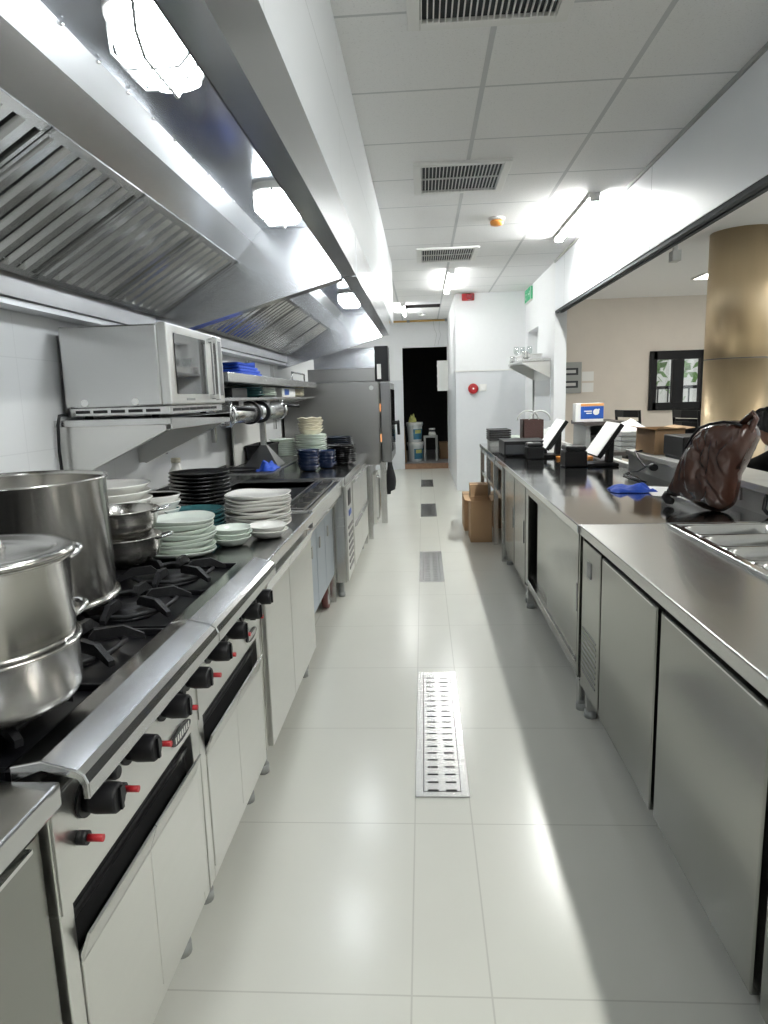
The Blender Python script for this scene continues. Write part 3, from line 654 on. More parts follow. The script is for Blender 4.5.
# ---------------------------------------------------------------- exhaust hoods
def hood(y0, y1, label, lampys, nf):
    t = thing('exhaust_hood', label, 'extractor hood', (-.78, (y0+y1)/2, 1.6), 'extractor hoods over the cookers')
    # front apron with folded lip
    b = MB(); b.box(-.283, -.280, y0, y1, 1.825, 1.999); b.box(-.345, -.280, y0, y1, 1.820, 1.825); b.box(-.347, -.343, y0, y1, 1.820, 1.856)
    b.build('front_apron', M['hood'], t)
    # inner top, light strip, sloped plate
    prof = [(-.305,2.033),(-.690,2.033),(-.738,1.985),(-.812,1.908),(-.808,1.902),(-.734,1.980),(-.687,2.028),(-.305,2.028)]
    b = MB(); b.prism(prof[:2]+[prof[6],prof[7]], 'y', y0, y1); b.build('top_panel', M['hood_in'], t)
    b = MB(); b.prism([prof[2],prof[3],prof[4],prof[5]], 'y', y0+.012, y1-.012); b.build('sloped_plate', M['hood'], t)
    b = MB(); b.prism([prof[1],prof[2],prof[5],prof[6]], 'y', y0+.012, y1-.012); b.build('light_strip', M['strip'], t)
    b = MB()
    for k in range(int((y1-y0)/.15)):
        y = y0+.1+k*.15
        b.lathe([(.006,0),(.005,-.004),(0,-.005)], (-.683,y,2.0235), 8)
    b.build('rivet_row', M['steel'], t)
    # gutter at the wall
    b = MB(); b.prism([(-1.28,1.615),(-1.19,1.615),(-1.19,1.69),(-1.165,1.69),(-1.165,1.694),(-1.195,1.694),(-1.195,1.62),(-1.28,1.62)], 'y', y0+.012, y1-.012); b.build('grease_gutter', M['oven'], t)
    b = MB(); b.box(-1.279, -1.205, y0+.012, y1-.012, 1.594, 1.612); b.build('wall_flange', M['strip'], t)
    # end plates
    for y in (y0, y1-.012):
        b = MB(); b.prism([(-.305,1.825),(-.305,2.027),(-1.28,2.027),(-1.28,1.56),(-1.25,1.56)], 'y', y, y+.012)
        e = b.build('end_plate', M['hood'], t)
        b = MB(); b.prism([(-.345,1.805),(-.345,1.825),(-1.25,1.58),(-1.25,1.56)], 'y', y-.008 if y == y0 else y-.028, y+.02 if y == y0 else y+.02); b.build('rim', M['hood'], e)
    # baffle filters
    a = Vector((-1.172, 0, 1.686)); c = Vector((-.806, 0, 1.908)); u = (c-a); Lf = u.length; u.normalize(); nrm = Vector((u.z, 0, -u.x))
    W = (y1-y0-.03)/nf
    for i in range(nf):
        f0 = y0+.015+i*W; f1 = f0+W-.006
        def P(s, y, h): return a + u*s + Vector((0, y, 0)) + nrm*h
        b = MB()
        def slab(s0, s1, ya, yb, h0, h1, mi=0):
            vs = [P(s0,ya,h0),P(s1,ya,h0),P(s1,yb,h0),P(s0,yb,h0),P(s0,ya,h1),P(s1,ya,h1),P(s1,yb,h1),P(s0,yb,h1)]
            b.add(vs, [(0,3,2,1),(4,5,6,7),(0,1,5,4),(1,2,6,5),(2,3,7,6),(3,0,4,7)], mi)
        slab(0, .022, f0, f1, -.01, .012); slab(Lf-.022, Lf, f0, f1, -.01, .012)
        slab(0, Lf, f0, f0+.012, -.01, .012); slab(0, Lf, f1-.012, f1, -.01, .012)
        slab(.01, Lf-.01, f0+.005, f1-.005, -.03, -.028, 1)
        n = max(4, round((f1-f0)/.078)); p = (f1-f0-.024)/n
        for k in range(n):
            q = f0+.012+k*p
            pr = [(q+.015,-.004),(q+.022,.012),(q+p-.024,.012),(q+p-.017,-.004),(q+p-.019,-.006),(q+p-.026,.009),(q+.024,.009),(q+.017,-.006)]
            s0, s1 = .022, Lf-.022; m_ = len(pr)
            vs = [P(s0,y,h) for y,h in pr]+[P(s1,y,h) for y,h in pr]
            b.add(vs, [(j,(j+1)%m_,m_+(j+1)%m_,m_+j) for j in range(m_)])
        b.build('baffle_filter', [M['filter'], M['black_gap']], t)
    # bulkhead lamps
    for ly in lampys:
        lx = -.50; z = 2.028
        n = 40
        def sup(rx, ry, zz): return [Vector((lx+rx*math.copysign(abs(math.cos(2*math.pi*k/n))**.72, math.cos(2*math.pi*k/n)), ly+ry*math.copysign(abs(math.sin(2*math.pi*k/n))**.72, math.sin(2*math.pi*k/n)), zz)) for k in range(n)]
        def loft(b, rings, mi=0):
            vs = [v for r in rings for v in r]; fs = []
            for i in range(len(rings)-1):
                for k in range(n): fs.append((i*n+k, i*n+(k+1)%n, (i+1)*n+(k+1)%n, (i+1)*n+k))
            fs.append(tuple(range((len(rings)-1)*n, len(rings)*n))); b.add(vs, fs, mi, [True]*(len(fs)-1)+[False])
        b = MB(); loft(b, [sup(.085,.125,z), sup(.085,.125,z-.022), sup(.075,.115,z-.026)]); lp = b.build('lamp', M['white_gloss'], t)
        b = MB(); loft(b, [sup(.074,.112,z-.024), sup(.073,.111,z-.06), sup(.066,.103,z-.085), sup(.05,.085,z-.095), sup(.02,.04,z-.098)]); b.build('lens', M['lens'], lp)
        b = MB()
        for dy in (-.045, 0, .045): b.tube([(lx-.082,ly+dy,z-.02),(lx-.079,ly+dy,z-.075),(lx-.05,ly+dy,z-.104),(lx+.05,ly+dy,z-.104),(lx+.079,ly+dy,z-.075),(lx+.082,ly+dy,z-.02)], .0035, 6)
        b.tube([(lx,ly-.122,z-.02),(lx,ly-.118,z-.075),(lx,ly-.085,z-.104),(lx,ly+.085,z-.104),(lx,ly+.118,z-.075),(lx,ly+.122,z-.02)], .0035, 6); b.build('guard', M['greyl'], lp)
hood(-.95, 3.06, 'nearer stainless extractor hood, with two lit lamps above the gas ranges', (.2, 1.42, 2.53), 8)
hood(3.08, 6.02, 'farther stainless extractor hood, ending above the oven', (3.75, 4.9), 6)
# ================================================================ things on the left run
# ---- microwave on its wall shelf
t = thing('wall_shelf', 'stainless bracket shelf on the tiled wall, carrying the microwave', 'shelf', (-1.07, 2.62, 1.03))
b = MB(); b.box(-1.279, -.86, 2.27, 2.97, 1.222, 1.245); b.box(-.866, -.86, 2.27, 2.97, 1.205, 1.245); b.build('shelf_board', M['steel'], t, bevel=.002)
for y in (2.29, 2.94):
    b = MB(); b.prism([(-1.279,1.222),(-.89,1.222),(-.89,1.205),(-1.25,1.035),(-1.279,1.035)], 'y', y, y+.006); b.prism([(-.89,1.205),(-1.25,1.035),(-1.25,1.031),(-.89,1.201)], 'y', y, y+.035); b.build('bracket', M['steel_door'], t)
t = thing('microwave_oven', 'stainless commercial microwave on the wall shelf, dark glass door', 'microwave', (-1.06, 2.62, 1.246))
X0, X1, Y0, Y1, Z0, Z1 = -1.245, -.90, 2.30, 2.94, 1.285, 1.562
b = MB(); b.box(X0, X1, Y0, Y1, Z0, Z1); b.build('casing', M['steel'], t, bevel=.006)
b = MB(); b.box(X0+.01, X1+.02, Y0+.01, Y1-.01, 1.256, 1.285); bs = b.build('base', M['steel'], t, bevel=.002)
b = MB()
for k in range(5): b.box(X0+.03+k*.063, X0+.08+k*.063, Y0+.008, Y0+.01, 1.266, 1.276)
for k in range(6): b.box(X1+.02, X1+.022, Y0+.05+k*.085, Y0+.12+k*.085, 1.266, 1.276)
b.build('vent_slot', M['black_gap'], bs)
for x in (X0+.05, X1-.05):
    for y in (Y0+.06, Y1-.06):
        b = MB(); b.cyl((x,y,1.246), .014, .012, 'z', 14); b.build('foot', M['black'], t)
b = MB(); b.box(X1, X1+.035, Y0, Y1-.005, 1.287, 1.566); d = b.build('door', M['steel_door'], t, bevel=.005)
b = MB(); b.box(X1+.035, X1+.038, Y0+.06, Y0+.40, 1.325, 1.535); b.build('window', M['dark_glass'], d)
b = MB(); b.box(X1+.035, X1+.0365, Y0+.15, Y0+.24, 1.302, 1.310); b.build('name_plate', M['grey'], d)
b = MB(); b.box(X1+.058, X1+.075, Y0+.425, Y0+.445, 1.30, 1.55); b.box(X1+.03, X1+.06, Y0+.427, Y0+.443, 1.305, 1.325); b.box(X1+.03, X1+.06, Y0+.427, Y0+.443, 1.525, 1.545); b.build('handle', M['chrome'], d, bevel=.003)
b = MB(); b.box(X1+.035, X1+.038, Y0+.48, Y1-.03, 1.32, 1.545); b.build('control_panel', M['dark_steel'], d)
for y in (Y0, ):
    b = MB()
    for x in (X0+.07, X0+.25): b.tube([(x,y,1.302),(x,y-.004,1.302)], .012, 14)
    b.build('side_button', M['white_gloss'], t)
o = MB(); o.tube([(-1.235,2.285,1.265),(-1.25,2.262,1.262),(-1.255,2.255,1.23),(-1.262,2.258,1.14),(-1.258,2.255,1.05),(-1.265,2.27,.93)], .0055, 8)
tag(o.build('power_cord', M['black']), 'black power cord hanging down the white wall below the microwave', 'cable')

# ---- pots
def pot_wall(b, c, r, h, z, t=.004, rim=.006, base=.012):
    b.lathe([(r-base, z), (r-.002, z+.010), (r, z+.02), (r, z+h-.008), (r+rim, z+h-.004), (r+rim, z+h), (r-t, z+h), (r-t, z+h-.01), (r-t, z+.01), (0, z+.006)], (c[0],c[1],0), 56)
    b.lathe([(0, z), (r-base, z)], (c[0],c[1],0), 56)
def loop_handle(b, c, r, ang, z, w=.05, out=.035, th=.005, drop=0):
    pts = []
    for k in range(9):
        s = -1+2*k/8; a = ang + s*w/r; e = r - .002 + out*(1-abs(s)**3)
        pts.append((c[0]+e*math.cos(a), c[1]+e*math.sin(a), z+drop*(1-abs(s)**3)))
    b.tube(pts, th, 8)
GZ = .8265
t = thing('steamer_pot', 'two tier stainless steamer pot with a lid on the nearer range', 'pot', (-.712, .985, GZ))
c = (-.712, .985)
b = MB(); pot_wall(b, c, .1405, .097, GZ, base=.009); b.build('lower_pot', M['pot'], t)
b = MB(); pot_wall(b, c, .139, .137, GZ+.0975, base=.003); b.build('upper_pot', M['pot'], t)
for z in (GZ+.118, GZ+.218):
    for a in (math.radians(50), math.radians(230)):
        b = MB(); loop_handle(b, c, .140, a, z, w=.036, out=.026, drop=.010); b.build('handle', M['chrome'], t)
zl = GZ+.236
b = MB(); b.lathe([(.149, zl), (.151, zl+.006), (.144, zl+.010), (.120, zl+.011), (.110, zl+.006), (.05, zl+.014), (0, zl+.016)], (c[0],c[1],0), 56); ld = b.build('lid', M['pot'], t)
b = MB(); b.tube([(c[0]-.045,c[1]-.01,zl+.012),(c[0]-.035,c[1]-.01,zl+.034),(c[0]+.035,c[1]+.01,zl+.034),(c[0]+.045,c[1]+.01,zl+.012)], .006, 10); b.build('lid_handle', M['chrome'], ld)
t = thing('stock_pot', 'big tall stainless stock pot at the left edge behind the steamer', 'pot', (-.972, 1.52, GZ))
c = (-.972, 1.52)
b = MB(); pot_wall(b, c, .205, .30, GZ, rim=.005); b.lathe([(.205, GZ+.002), (.214, GZ+.004), (.214, GZ+.012), (.205, GZ+.016)], (c[0],c[1],0), 56); b.build('body', M['pot'], t)
for a in (math.radians(-83), math.radians(97)):
    b = MB()
    p = [Vector((c[0]+math.cos(a+s)*(.205+o_), c[1]+math.sin(a+s)*(.205+o_), z)) for s, o_, z in ((-.17,0,1.075),(-.17,.03,1.06),(-.15,.042,1.0),(0,.045,.985),(.15,.042,1.0),(.17,.03,1.06),(.17,0,1.075))]
    b.tube(p, .009, 10); b.build('handle', M['chrome'], t)
def saute(c, z, label, r=.112, h=.078):
    t = thing('saute_pan', label, 'pan', (c[0], c[1], z), 'stacked low steel pans')
    b = MB(); b.lathe([(0,z),(r-.03,z),(r-.008,z+.02),(r,z+.045),(r,z+h-.004),(r+.005,z+h),(r-.004,z+h),(r-.005,z+.045),(r-.014,z+.02),(r-.034,z+.004),(0,z+.004)], (c[0],c[1],0), 44); b.build('body', M['pot'], t)
    for a in (math.radians(8), math.radians(188)):
        b = MB(); loop_handle(b, c, r, a, z+h-.008, w=.032, out=.038, th=.0045, drop=.01); b.build('handle', M['chrome'], t)
saute((-.915, 1.935), GZ, 'lower of two stacked steel pans behind the stock pot')
saute((-.918, 1.928), GZ+.082, 'upper of two stacked steel pans, brim near the celadon plates')

# ---- crockery
def wobble(amp, n, ph=0): return lambda a, r, z: (amp*math.sin(n*a+ph)*(r/.12)**2, 0)
def plate_proto(name, m, r, h, th, deep=False, wob=None):
    if deep: prof = [(0,.003),(r*.5,.003),(r*.52,0),(r*.56,0),(r*.80,h*.35),(r*.97,h*.9),(r,h),(r*.985,h+.002),(r*.95,h*.95),(r*.76,h*.42),(r*.52,.008),(0,.007)]
    else: prof = [(0,.003),(r*.58,.003),(r*.60,0),(r*.64,0),(r*.78,.004),(r*.93,h*.55),(r,h-.002),(r,h),(r*.985,h),(r*.90,h*.70),(r*.74,.009),(r*.6,.007),(0,.007)]
    b = MB(); b.lathe(prof, seg=36, wob=wob)
    return b, m
def stack(name, m, c, z0, n, pitch, r, h, labelf, cat, group, deep=False, wob=None, jitter=.003, mi2=None):
    b, mm = plate_proto(name, m, r, h, .004, deep, wob)
    first = None
    for i in range(n):
        x = c[0]+random.uniform(-jitter, jitter); y = c[1]+random.uniform(-jitter, jitter); z = z0+i*pitch
        if first is None:
            o = b.build(name, mm, origin=(0,0,0)); first = o
        else:
            o = first.copy(); COL.objects.link(o)
        o.location = (x, y, z); o.rotation_euler = (0, 0, random.uniform(0, 6.28))
        k = n-1-i
        tag(o, labelf(ORD[k] if k < n-1 or n == 1 else 'bottom'), cat, group)
    return z0+(n-1)*pitch+h
WT = .7785
stack('plate', M['celadon'], (-.838, 2.205), WT, 8, .0155, .117, .024, lambda q: f'{q} pale celadon plate of the stack nearest the burners', 'plate', 'celadon plates nearest the burners', wob=wobble(.0035, 2), jitter=.005)
stack('bowl', M['celadon'], (-.702, 2.355), WT, 3, .017, .072, .030, lambda q: f'{q} small celadon dish of the short stack between the celadon plates and white dishes', 'dish', 'small celadon dishes', deep=True, wob=wobble(.003, 2))
stack('bowl', M['white_cer'], (-.600, 2.47), WT, 2, .018, .076, .032, lambda q: f'{q} white shallow dish of the pair at the worktop front edge', 'dish', 'white shallow dishes', deep=True)
stack('plate', M['white_cer'], (-.688, 2.70), WT, 9, .0150, .136, .022, lambda q: f'{q} large white plate of the stack beside the sink', 'plate', 'large white plates beside the sink', wob=wobble(.003, 3))
stack('plate', M['teal'], (-.892, 2.515), WT, 6, .0165, .113, .026, lambda q: f'{q} dark teal plate between the celadon and white stacks', 'plate', 'dark teal plates')
stack('plate', M['black_cer'], (-.985, 3.0-.13), WT, 13, .0165, .132, .020, lambda q: f'{q} black plate of the tall stack before the sink', 'plate', 'black plates before the sink')
stack('bowl', M['white_cer'], (-1.095, 2.23), WT, 9, .0255, .148, .042, lambda q: f'{q} big white bowl of the tall stack behind the pans', 'bowl', 'big white bowls behind the pans', deep=True)
zt = stack('bowl', M['white_cer'], (-1.055, 2.53), WT, 4, .030, .100, .050, lambda q: f'{q} white bowl of the stack holding a mustard lined bowl', 'bowl', 'white bowls below the mustard lined bowl', deep=True)
t = thing('bowl', 'white bowl with mustard yellow inside, atop the stack by the wall', 'bowl', (-1.055, 2.53, zt-.02))
b = MB(); z = zt-.02; r = .102; b.lathe([(0,z),(r*.55,z),(r*.8,z+.016),(r,z+.045),(r*.98,z+.047),(r*.93,z+.042)], (-1.055,2.53,0), 40); b.build('bowl_outside', M['white_cer'], t)
b = MB(); b.lathe([(r*.93,z+.042),(r*.76,z+.022),(r*.5,z+.010),(0,z+.009)], (-1.055,2.53,0), 40); b.build('glazed_inside', M['yellow_cer'], t)
FT = .8005
stack('plate', M['celadon'], (-.885, 5.25), FT, 13, .0165, .125, .022, lambda q: f'{q} celadon plate of the tall stack far along the left run under the cream bowls', 'plate', 'celadon plates under the cream bowls', wob=wobble(.003, 2))
stack('bowl', M['cream'], (-.885, 5.25), FT+13*.0165+.006, 5, .022, .098, .040, lambda q: f'{q} wavy cream bowl stacked upon the far celadon plates', 'bowl', 'wavy cream bowls', deep=True, wob=wobble(.006, 7), jitter=.006)
stack('plate', M['celadon'], (-1.12, 5.30), FT, 11, .0165, .105, .022, lambda q: f'{q} pale plate of the far stack left of the celadon and cream tower', 'plate', 'pale far plates by the wall')
stack('bowl', M['navy'], (-.80, 4.60), FT, 6, .021, .078, .042, lambda q: f'{q} dark blue patterned bowl of the far stack next to the wire rack', 'bowl', 'dark blue bowls next to the rack', deep=True)
stack('bowl', M['navy'], (-.705, 4.78), FT, 5, .021, .074, .042, lambda q: f'{q} dark blue patterned bowl of the right hand far stack', 'bowl', 'dark blue bowls, right hand stack', deep=True)
stack('plate', M['black_cer'], (-.628, 5.08), FT, 9, .0155, .112, .020, lambda q: f'{q} black plate of the far stack near the oven', 'plate', 'black far plates')
stack('plate', M['navyflat'], (-.69, 5.42), FT, 11, .0165, .112, .022, lambda q: f'{q} dark slate plate of the far stack against the oven side', 'plate', 'slate plates against the oven')

# ---- wire rack over the sink, cloth, cutting board, black crate
t = thing('drying_rack', 'perforated steel drying rack spanning the far end of the sink', 'rack', (-1.07, 4.45, .79))
b = MB(); x0, x1, y0, y1, z = -1.24, -.89, 3.86, 5.02, .862
b.frame(x0, x1, y0, y1, z, z+.012, .012)
for k in range(1, 11): b.box(x0+(x1-x0)*k/11-.003, x0+(x1-x0)*k/11+.003, y0+.01, y1-.01, z+.003, z+.009)
for k in range(1, 40): b.box(x0+.01, x1-.01, y0+(y1-y0)*k/40-.003, y0+(y1-y0)*k/40+.003, z+.003, z+.009)
b.build('grid_top', M['steel'], t)
for x in (x0+.01, x1-.03):
    for y in (4.19, 4.90):
        zb = .7865 if y < 4.17 else (.7865 if y < 4.168 else (.8005 if y > 4.2 else .8005))
        b = MB(); b.box(x, x+.025, y, y+.03, zb, z); b.build('leg', M['steel'], t)
def crumple(c, sx, sy, h, seed, name, label, m, cat='cloth'):
    rnd = random.Random(seed); ph = [rnd.uniform(0, 6) for _ in range(6)]
    def top(u, v):
        a = 2*u-1; q = 2*v-1; e = max(0, 1-max(abs(a), abs(q))**3)
        z = h*e*(.55+.25*math.sin(5*a+ph[0])*math.cos(4*q+ph[1])+.2*math.sin(9*a*q+ph[2]+3*q))
        return Vector((c[0]+sx*(a+.10*math.sin(4*q+ph[3])), c[1]+sy*(q+.10*math.sin(5*a+ph[4])), c[2]+.003+max(0, z)))
    b = MB(); b.grid(top, 22, 22)
    n = len(b.v); b.grid(lambda u, v: Vector((top(u,v).x, top(u,v).y, c[2]+.0005)), 22, 22)
    return tag(b.build(name, m), label, cat)
crumple((-.955, 4.04, .874), .05, .10, .07, 3, 'dish_cloth', 'bright blue cloth bundled on the drying rack', M['blue'])
t = thing('tray', 'oval black tray lying on the near end of the drying rack', 'tray', (-1.125, 4.0, .874))
b = MB(); b.lathe([(0,.874),(.09,.874),(.12,.889),(.123,.889),(.093,.872+.005),(0,.879)], (-1.11,4.0,0), 36); b.build('tray', M['black'], t)
o = MB(); o.box(-1.236, -1.22, 4.28, 5.15, .874, 1.16); tag(o.build('cutting_board', M['white_cer'], bevel=.006), 'large white cutting board leaning against the wall behind the rack', 'board')
t = thing('storage_crate', 'black plastic crate before the white cutting board', 'crate', (-1.13, 4.62, .874))
b = MB(); b.box(-1.20, -1.06, 4.48, 4.84, .9, .905); b.box(-1.20, -1.06, 4.48, 4.485, .905, .985); b.box(-1.20, -1.06, 4.835, 4.84, .905, .985); b.box(-1.20, -1.195, 4.48, 4.84, .905, .985); b.box(-1.065, -1.06, 4.48, 4.84, .905, .985); b.box(-1.18,-1.08,4.5,4.82,.874,.9); b.build('box', M['black'], t, bevel=.003)
b = MB(); b.frame(-1.21, -1.05, 4.47, 4.85, .98, .995, .014); b.build('rim', M['black'], t, bevel=.003)

# ---- two-level shelf over the sink
t = thing('wall_rack', 'two level stainless shelf on the wall between microwave and oven', 'shelf', (-1.09, 4.5, 1.28))
b = MB(); b.box(-1.279, -.905, 3.15, 5.78, 1.385, 1.43); b.build('top_board', M['steel'], t, bevel=.003)
b = MB(); b.box(-1.279, -.955, 3.15, 5.95, 1.295, 1.312); b.build('lower_board', M['steel'], t, bevel=.003)
for y in (3.2, 4.0, 4.9, 5.7):
    b = MB(); b.box(-1.279, -1.255, y, y+.025, 1.05, 1.58); b.build('upright', M['steel'], t)
    b = MB(); b.prism([(-1.255,1.295),(-.98,1.295),(-1.255,1.22)], 'y', y+.008, y+.014); b.build('bracket', M['steel'], t)
b = MB(); b.tube([(-1.0,5.2,1.43),(-1.0,5.2,1.50),(-1.0,5.74,1.50),(-1.0,5.74,1.43)], .007, 8); b.build('guard_rail', M['steel'], t)
for i, z in enumerate((1.431, 1.448, 1.465, 1.482)):
    rnd = random.Random(i); 
    def fold(u, v, z=z, i=i, rnd=rnd):
        return Vector((-1.09+(2*u-1)*(.15-.008*i), 3.72+(2*v-1)*(.24-.015*i)+.01*math.sin(7*u+i), z+.014+.003*math.sin(9*v+i)*math.sin(6*u)+(.03*max(0, v-.5)*u if i == 3 else 0)))
    b = MB(); b.grid(fold, 12, 12); b.grid(lambda u, v: Vector((fold(u,v).x, fold(u,v).y, z)), 12, 12)
    for e in (0, 1):
        b.grid(lambda u, v, e=e: Vector((fold(e,u).x, fold(e,u).y, z+(fold(e,u).z-z)*v)), 12, 2); b.grid(lambda u, v, e=e: Vector((fold(u,e).x, fold(u,e).y, z+(fold(u,e).z-z)*v)), 12, 2)
    tag(b.build('folded_cloth', M['blue']), ['bottom','second from bottom','second from top','topmost'][i] + ' folded blue cloth of the pile on the wall shelf', 'cloth', 'folded blue cloths on the wall shelf')
LB = 1.3125
stack('plate', M['teal'], (-1.06, 4.05), LB, 4, .014, .11, .020, lambda q: f'{q} dark green plate on the lower wall shelf', 'plate', 'dark green plates on the wall shelf')
stack('plate', M['celadon'], (-1.06, 4.42), LB, 4, .014, .10, .020, lambda q: f'{q} pale celadon plate on the lower wall shelf', 'plate', 'celadon plates on the wall shelf')
t = thing('carton', 'small white carton with a blue label on the lower wall shelf', 'box', (-1.06, 4.86, LB))
b = MB(); b.box(-1.16, -.97, 4.66, 5.14, LB, LB+.062); b.build('box', M['paper'], t, bevel=.002)
b = MB(); b.box(-.97, -.969, 4.74, 4.90, LB+.015, LB+.055); b.build('label_patch', M['bluelab'], t)
stack('plate', M['cream'], (-1.06, 5.48), LB, 4, .014, .10, .020, lambda q: f'{q} cream plate at the oven end of the lower wall shelf', 'plate', 'cream plates on the wall shelf')
t = thing('box', 'small black box at the microwave end of the lower wall shelf', 'box', (-1.05, 3.5, LB))
b = MB(); b.box(-1.15, -.97, 3.42, 3.72, LB, LB+.05); b.build('box', M['black'], t, bevel=.004)
# ---- drum shaped appliances with levers
def drum_unit(x, y0, y1, near_hub, label):
    t = thing('drum_appliance', label, 'appliance', (x, (y0+y1)/2, 1.15), 'drum shaped appliances under the wall shelf')
    z = 1.225; r = .052
    b = MB(); b.tube([(x,y0,z),(x,y0+.01,z),(x,y0+.22,z),(x,y0+.24,z),(x,y1-.02,z),(x,y1,z)], [r*.7,r*.95,r*.95,r,r*1.12,r*.9], 28); b.build('drum', M['steel'], t)
    b = MB(); yd = y1-.03 if near_hub else y0+.05
    b.tube([(x,yd-.02,z),(x,yd+.02,z)], r*1.3, 28); b.build('end_disc', M['black'], t)
    b = MB(); b.box(x-.022, x+.022, y0+.16, y0+.25, z+.04, 1.2945); b.build('hanger', M['dark_steel'], t)
    yh = y0-.03 if near_hub else y1+.04; s = -1 if near_hub else 1
    b = MB(); b.tube([(x,yh-s*.04,z),(x,yh,z)], .024, 16); b.tube([(x+.02,yh,z-.06),(x+.035,yh,z),(x-.0,yh,z+.075)], .012, 10)
    b.tube([(x+.03,yh-.02,z-.055),(x+.035,yh-.02,z+.085)], .009, 10); b.tube([(x+.005+.055*math.cos(k*.5236),yh+s*.012,z+.055*math.sin(k*.5236)) for k in range(12)], .009, 8, closed=True); b.build('hub', M['chrome'], t)
    b = MB(); b.tube([(x+.03,yh,z+.03),(x+.06,yh+.02,z+.03),(x+.14,yh+.06,z+.024)], [.008,.011,.012], 10); b.build('lever', M['black'], t)
drum_unit(-1.01, 3.44, 3.93, True, 'nearer steel drum appliance with chrome hub hanging beside the microwave')
drum_unit(-1.0, 4.05, 4.58, False, 'farther steel drum appliance with black lever, over the pyramid foot')
t = thing('pedestal', 'dark steel post on a pyramid foot standing on the drying rack', 'stand', (-1.03, 4.28, .874))
b = MB(); x, y = -1.03, 4.28
q = lambda s, z: [(x-s,y-s,z),(x+s,y-s,z),(x+s,y+s,z),(x-s,y+s,z)]
vs = q(.11,.874)+q(.11,.88)+q(.02,1.01)
b.add(vs, [(3,2,1,0),(8,9,10,11)]+[(i,(i+1)%4,4+(i+1)%4,4+i) for i in range(4)]+[(4+i,4+(i+1)%4,8+(i+1)%4,8+i) for i in range(4)])
b.build('foot', M['dark_steel'], t)
b = MB(); b.box(x-.017, x+.017, y-.017, y+.017, 1.01, 1.172); b.build('post', M['steel'], t)
t = thing('bottle', 'small clear jar with a pale top behind the microwave shelf post', 'jar', (-1.2, 3.30, .9))
b = MB(); b.lathe([(.03,.786),(.032,.80),(.032,.98),(.02,1.0),(.02,1.02)], (-1.16,3.07,0), 20); b.build('body', M['white_cer'], t)
b = MB(); b.lathe([(.022,1.02),(.022,1.04),(0,1.042)], (-1.16,3.07,0), 20); b.build('cap', M['cream'], t)

CAMR = [[0.99793, 0.05698, -0.02988], [-0.01975, -0.17078, -0.98511], [-0.06123, 0.98366, -0.1693]]
EXPOSURE = 0.25
BAGPTS = [(-0.089, 0.828), (0.005, 0.81), (0.097, 0.783), (0.164, 0.783), (0.203, 0.816), (0.216, 0.882), (0.226, 0.942), (0.256, 1.011), (0.278, 1.07), (0.288, 1.111), (0.273, 1.143), (0.239, 1.154), (0.19, 1.158), (0.123, 1.148), (0.072, 1.131), (0.036, 1.094), (0.003, 1.044), (-0.024, 0.998), (-0.047, 0.938), (-0.07, 0.881)]
_bp = Vector((1.14, 2.95, 0)); _bd = Vector((.5547, -.8321, 0)); _bn = Vector((-.8321, -.5547, 0))
def BAGP(s, z, h): return _bp + _bd*s + _bn*h + Vector((0, 0, z))
BAGSTRAP = [(0.233, 1.144, 0.02), (0.283, 1.188, 0.02), (0.292, 1.168, 0.02), (0.272, 1.114, 0.02), (0.256, 1.05, 0.02), (0.228, 0.969, 0.02)]
BAGZIP = [(0.25570000000000004, 1.139, 0.05), (0.2251, 1.15, 0.05), (0.18100000000000002, 1.154, 0.05), (0.1207, 1.144, 0.05), (0.07479999999999999, 1.127, 0.05), (0.0424, 1.09, 0.05), (0.0127, 1.04, 0.05)]
BAGBASE = [(-0.10099999999999999, 0.835, 0.0), (-0.10099999999999999, 0.815, 0.012), (-0.079, 0.802, 0.02), (-0.059, 0.8, 0.02)]
FILL_PANEL = emis('fill_diffuser', (1.0,.95,.88), 17)
# ================================================================ right run
RF = .612      # door plane
def legs(t, xs, ys, h):
    for x in xs:
        for y in ys:
            b = MB(); b.box(x-.019, x+.019, y-.019, y+.019, .03, h); l = b.build('leg', M['steel'], t)
            b = MB(); b.cyl((x,y,0), .024, .03, 'z', 14); b.build('foot', M['grey'], l)
# prep fridge with a well of pans
t = thing('prep_fridge', 'near stainless prep counter on the right, with a recessed row of pans', 'counter', (1.0, 1.55, 0))
b = MB()
wx0, wx1, wy0, wy1 = .93, 1.30, .62, 2.515
y0, y1 = .25, 2.598
b.box(.60, wx0, y0, y1, .742, .78); b.box(wx1, 1.358, y0, y1, .742, .78); b.box(wx0, wx1, y0, wy0, .742, .78); b.box(wx0, wx1, wy1, y1, .742, .78)
b.build('worktop', M['steel_satin'], t, bevel=.004)
b = MB(); b.frame(wx0-.022, wx1+.018, wy0-.018, wy1+.018, .78, .792, .022); b.build('well_frame', M['steel_top'], t, bevel=.003)
b = MB(); b.box(wx0, wx1, wy0, wy1, .55, .56); b.box(wx0-.01, wx0, wy0, wy1, .55, .78); b.box(wx1, wx1+.01, wy0, wy1, .55, .78); b.box(wx0, wx1, wy0-.01, wy0, .55, .78); b.box(wx0, wx1, wy1, wy1+.01, .55, .78); b.build('well', M['dark_steel'], t)
b = MB(); b.box(RF+.02, 1.34, y0+.01, y1-.01, .125, .742); b.build('body', M['black_gap'], t)
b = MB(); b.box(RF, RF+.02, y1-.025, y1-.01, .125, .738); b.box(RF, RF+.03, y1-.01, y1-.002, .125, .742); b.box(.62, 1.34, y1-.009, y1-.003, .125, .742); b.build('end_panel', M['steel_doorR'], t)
b = MB(); b.box(RF-.002, RF+.02, 2.322, 2.585, .13, .725); p = b.build('compressor_panel', M['steel_doorR'], t, bevel=.003)
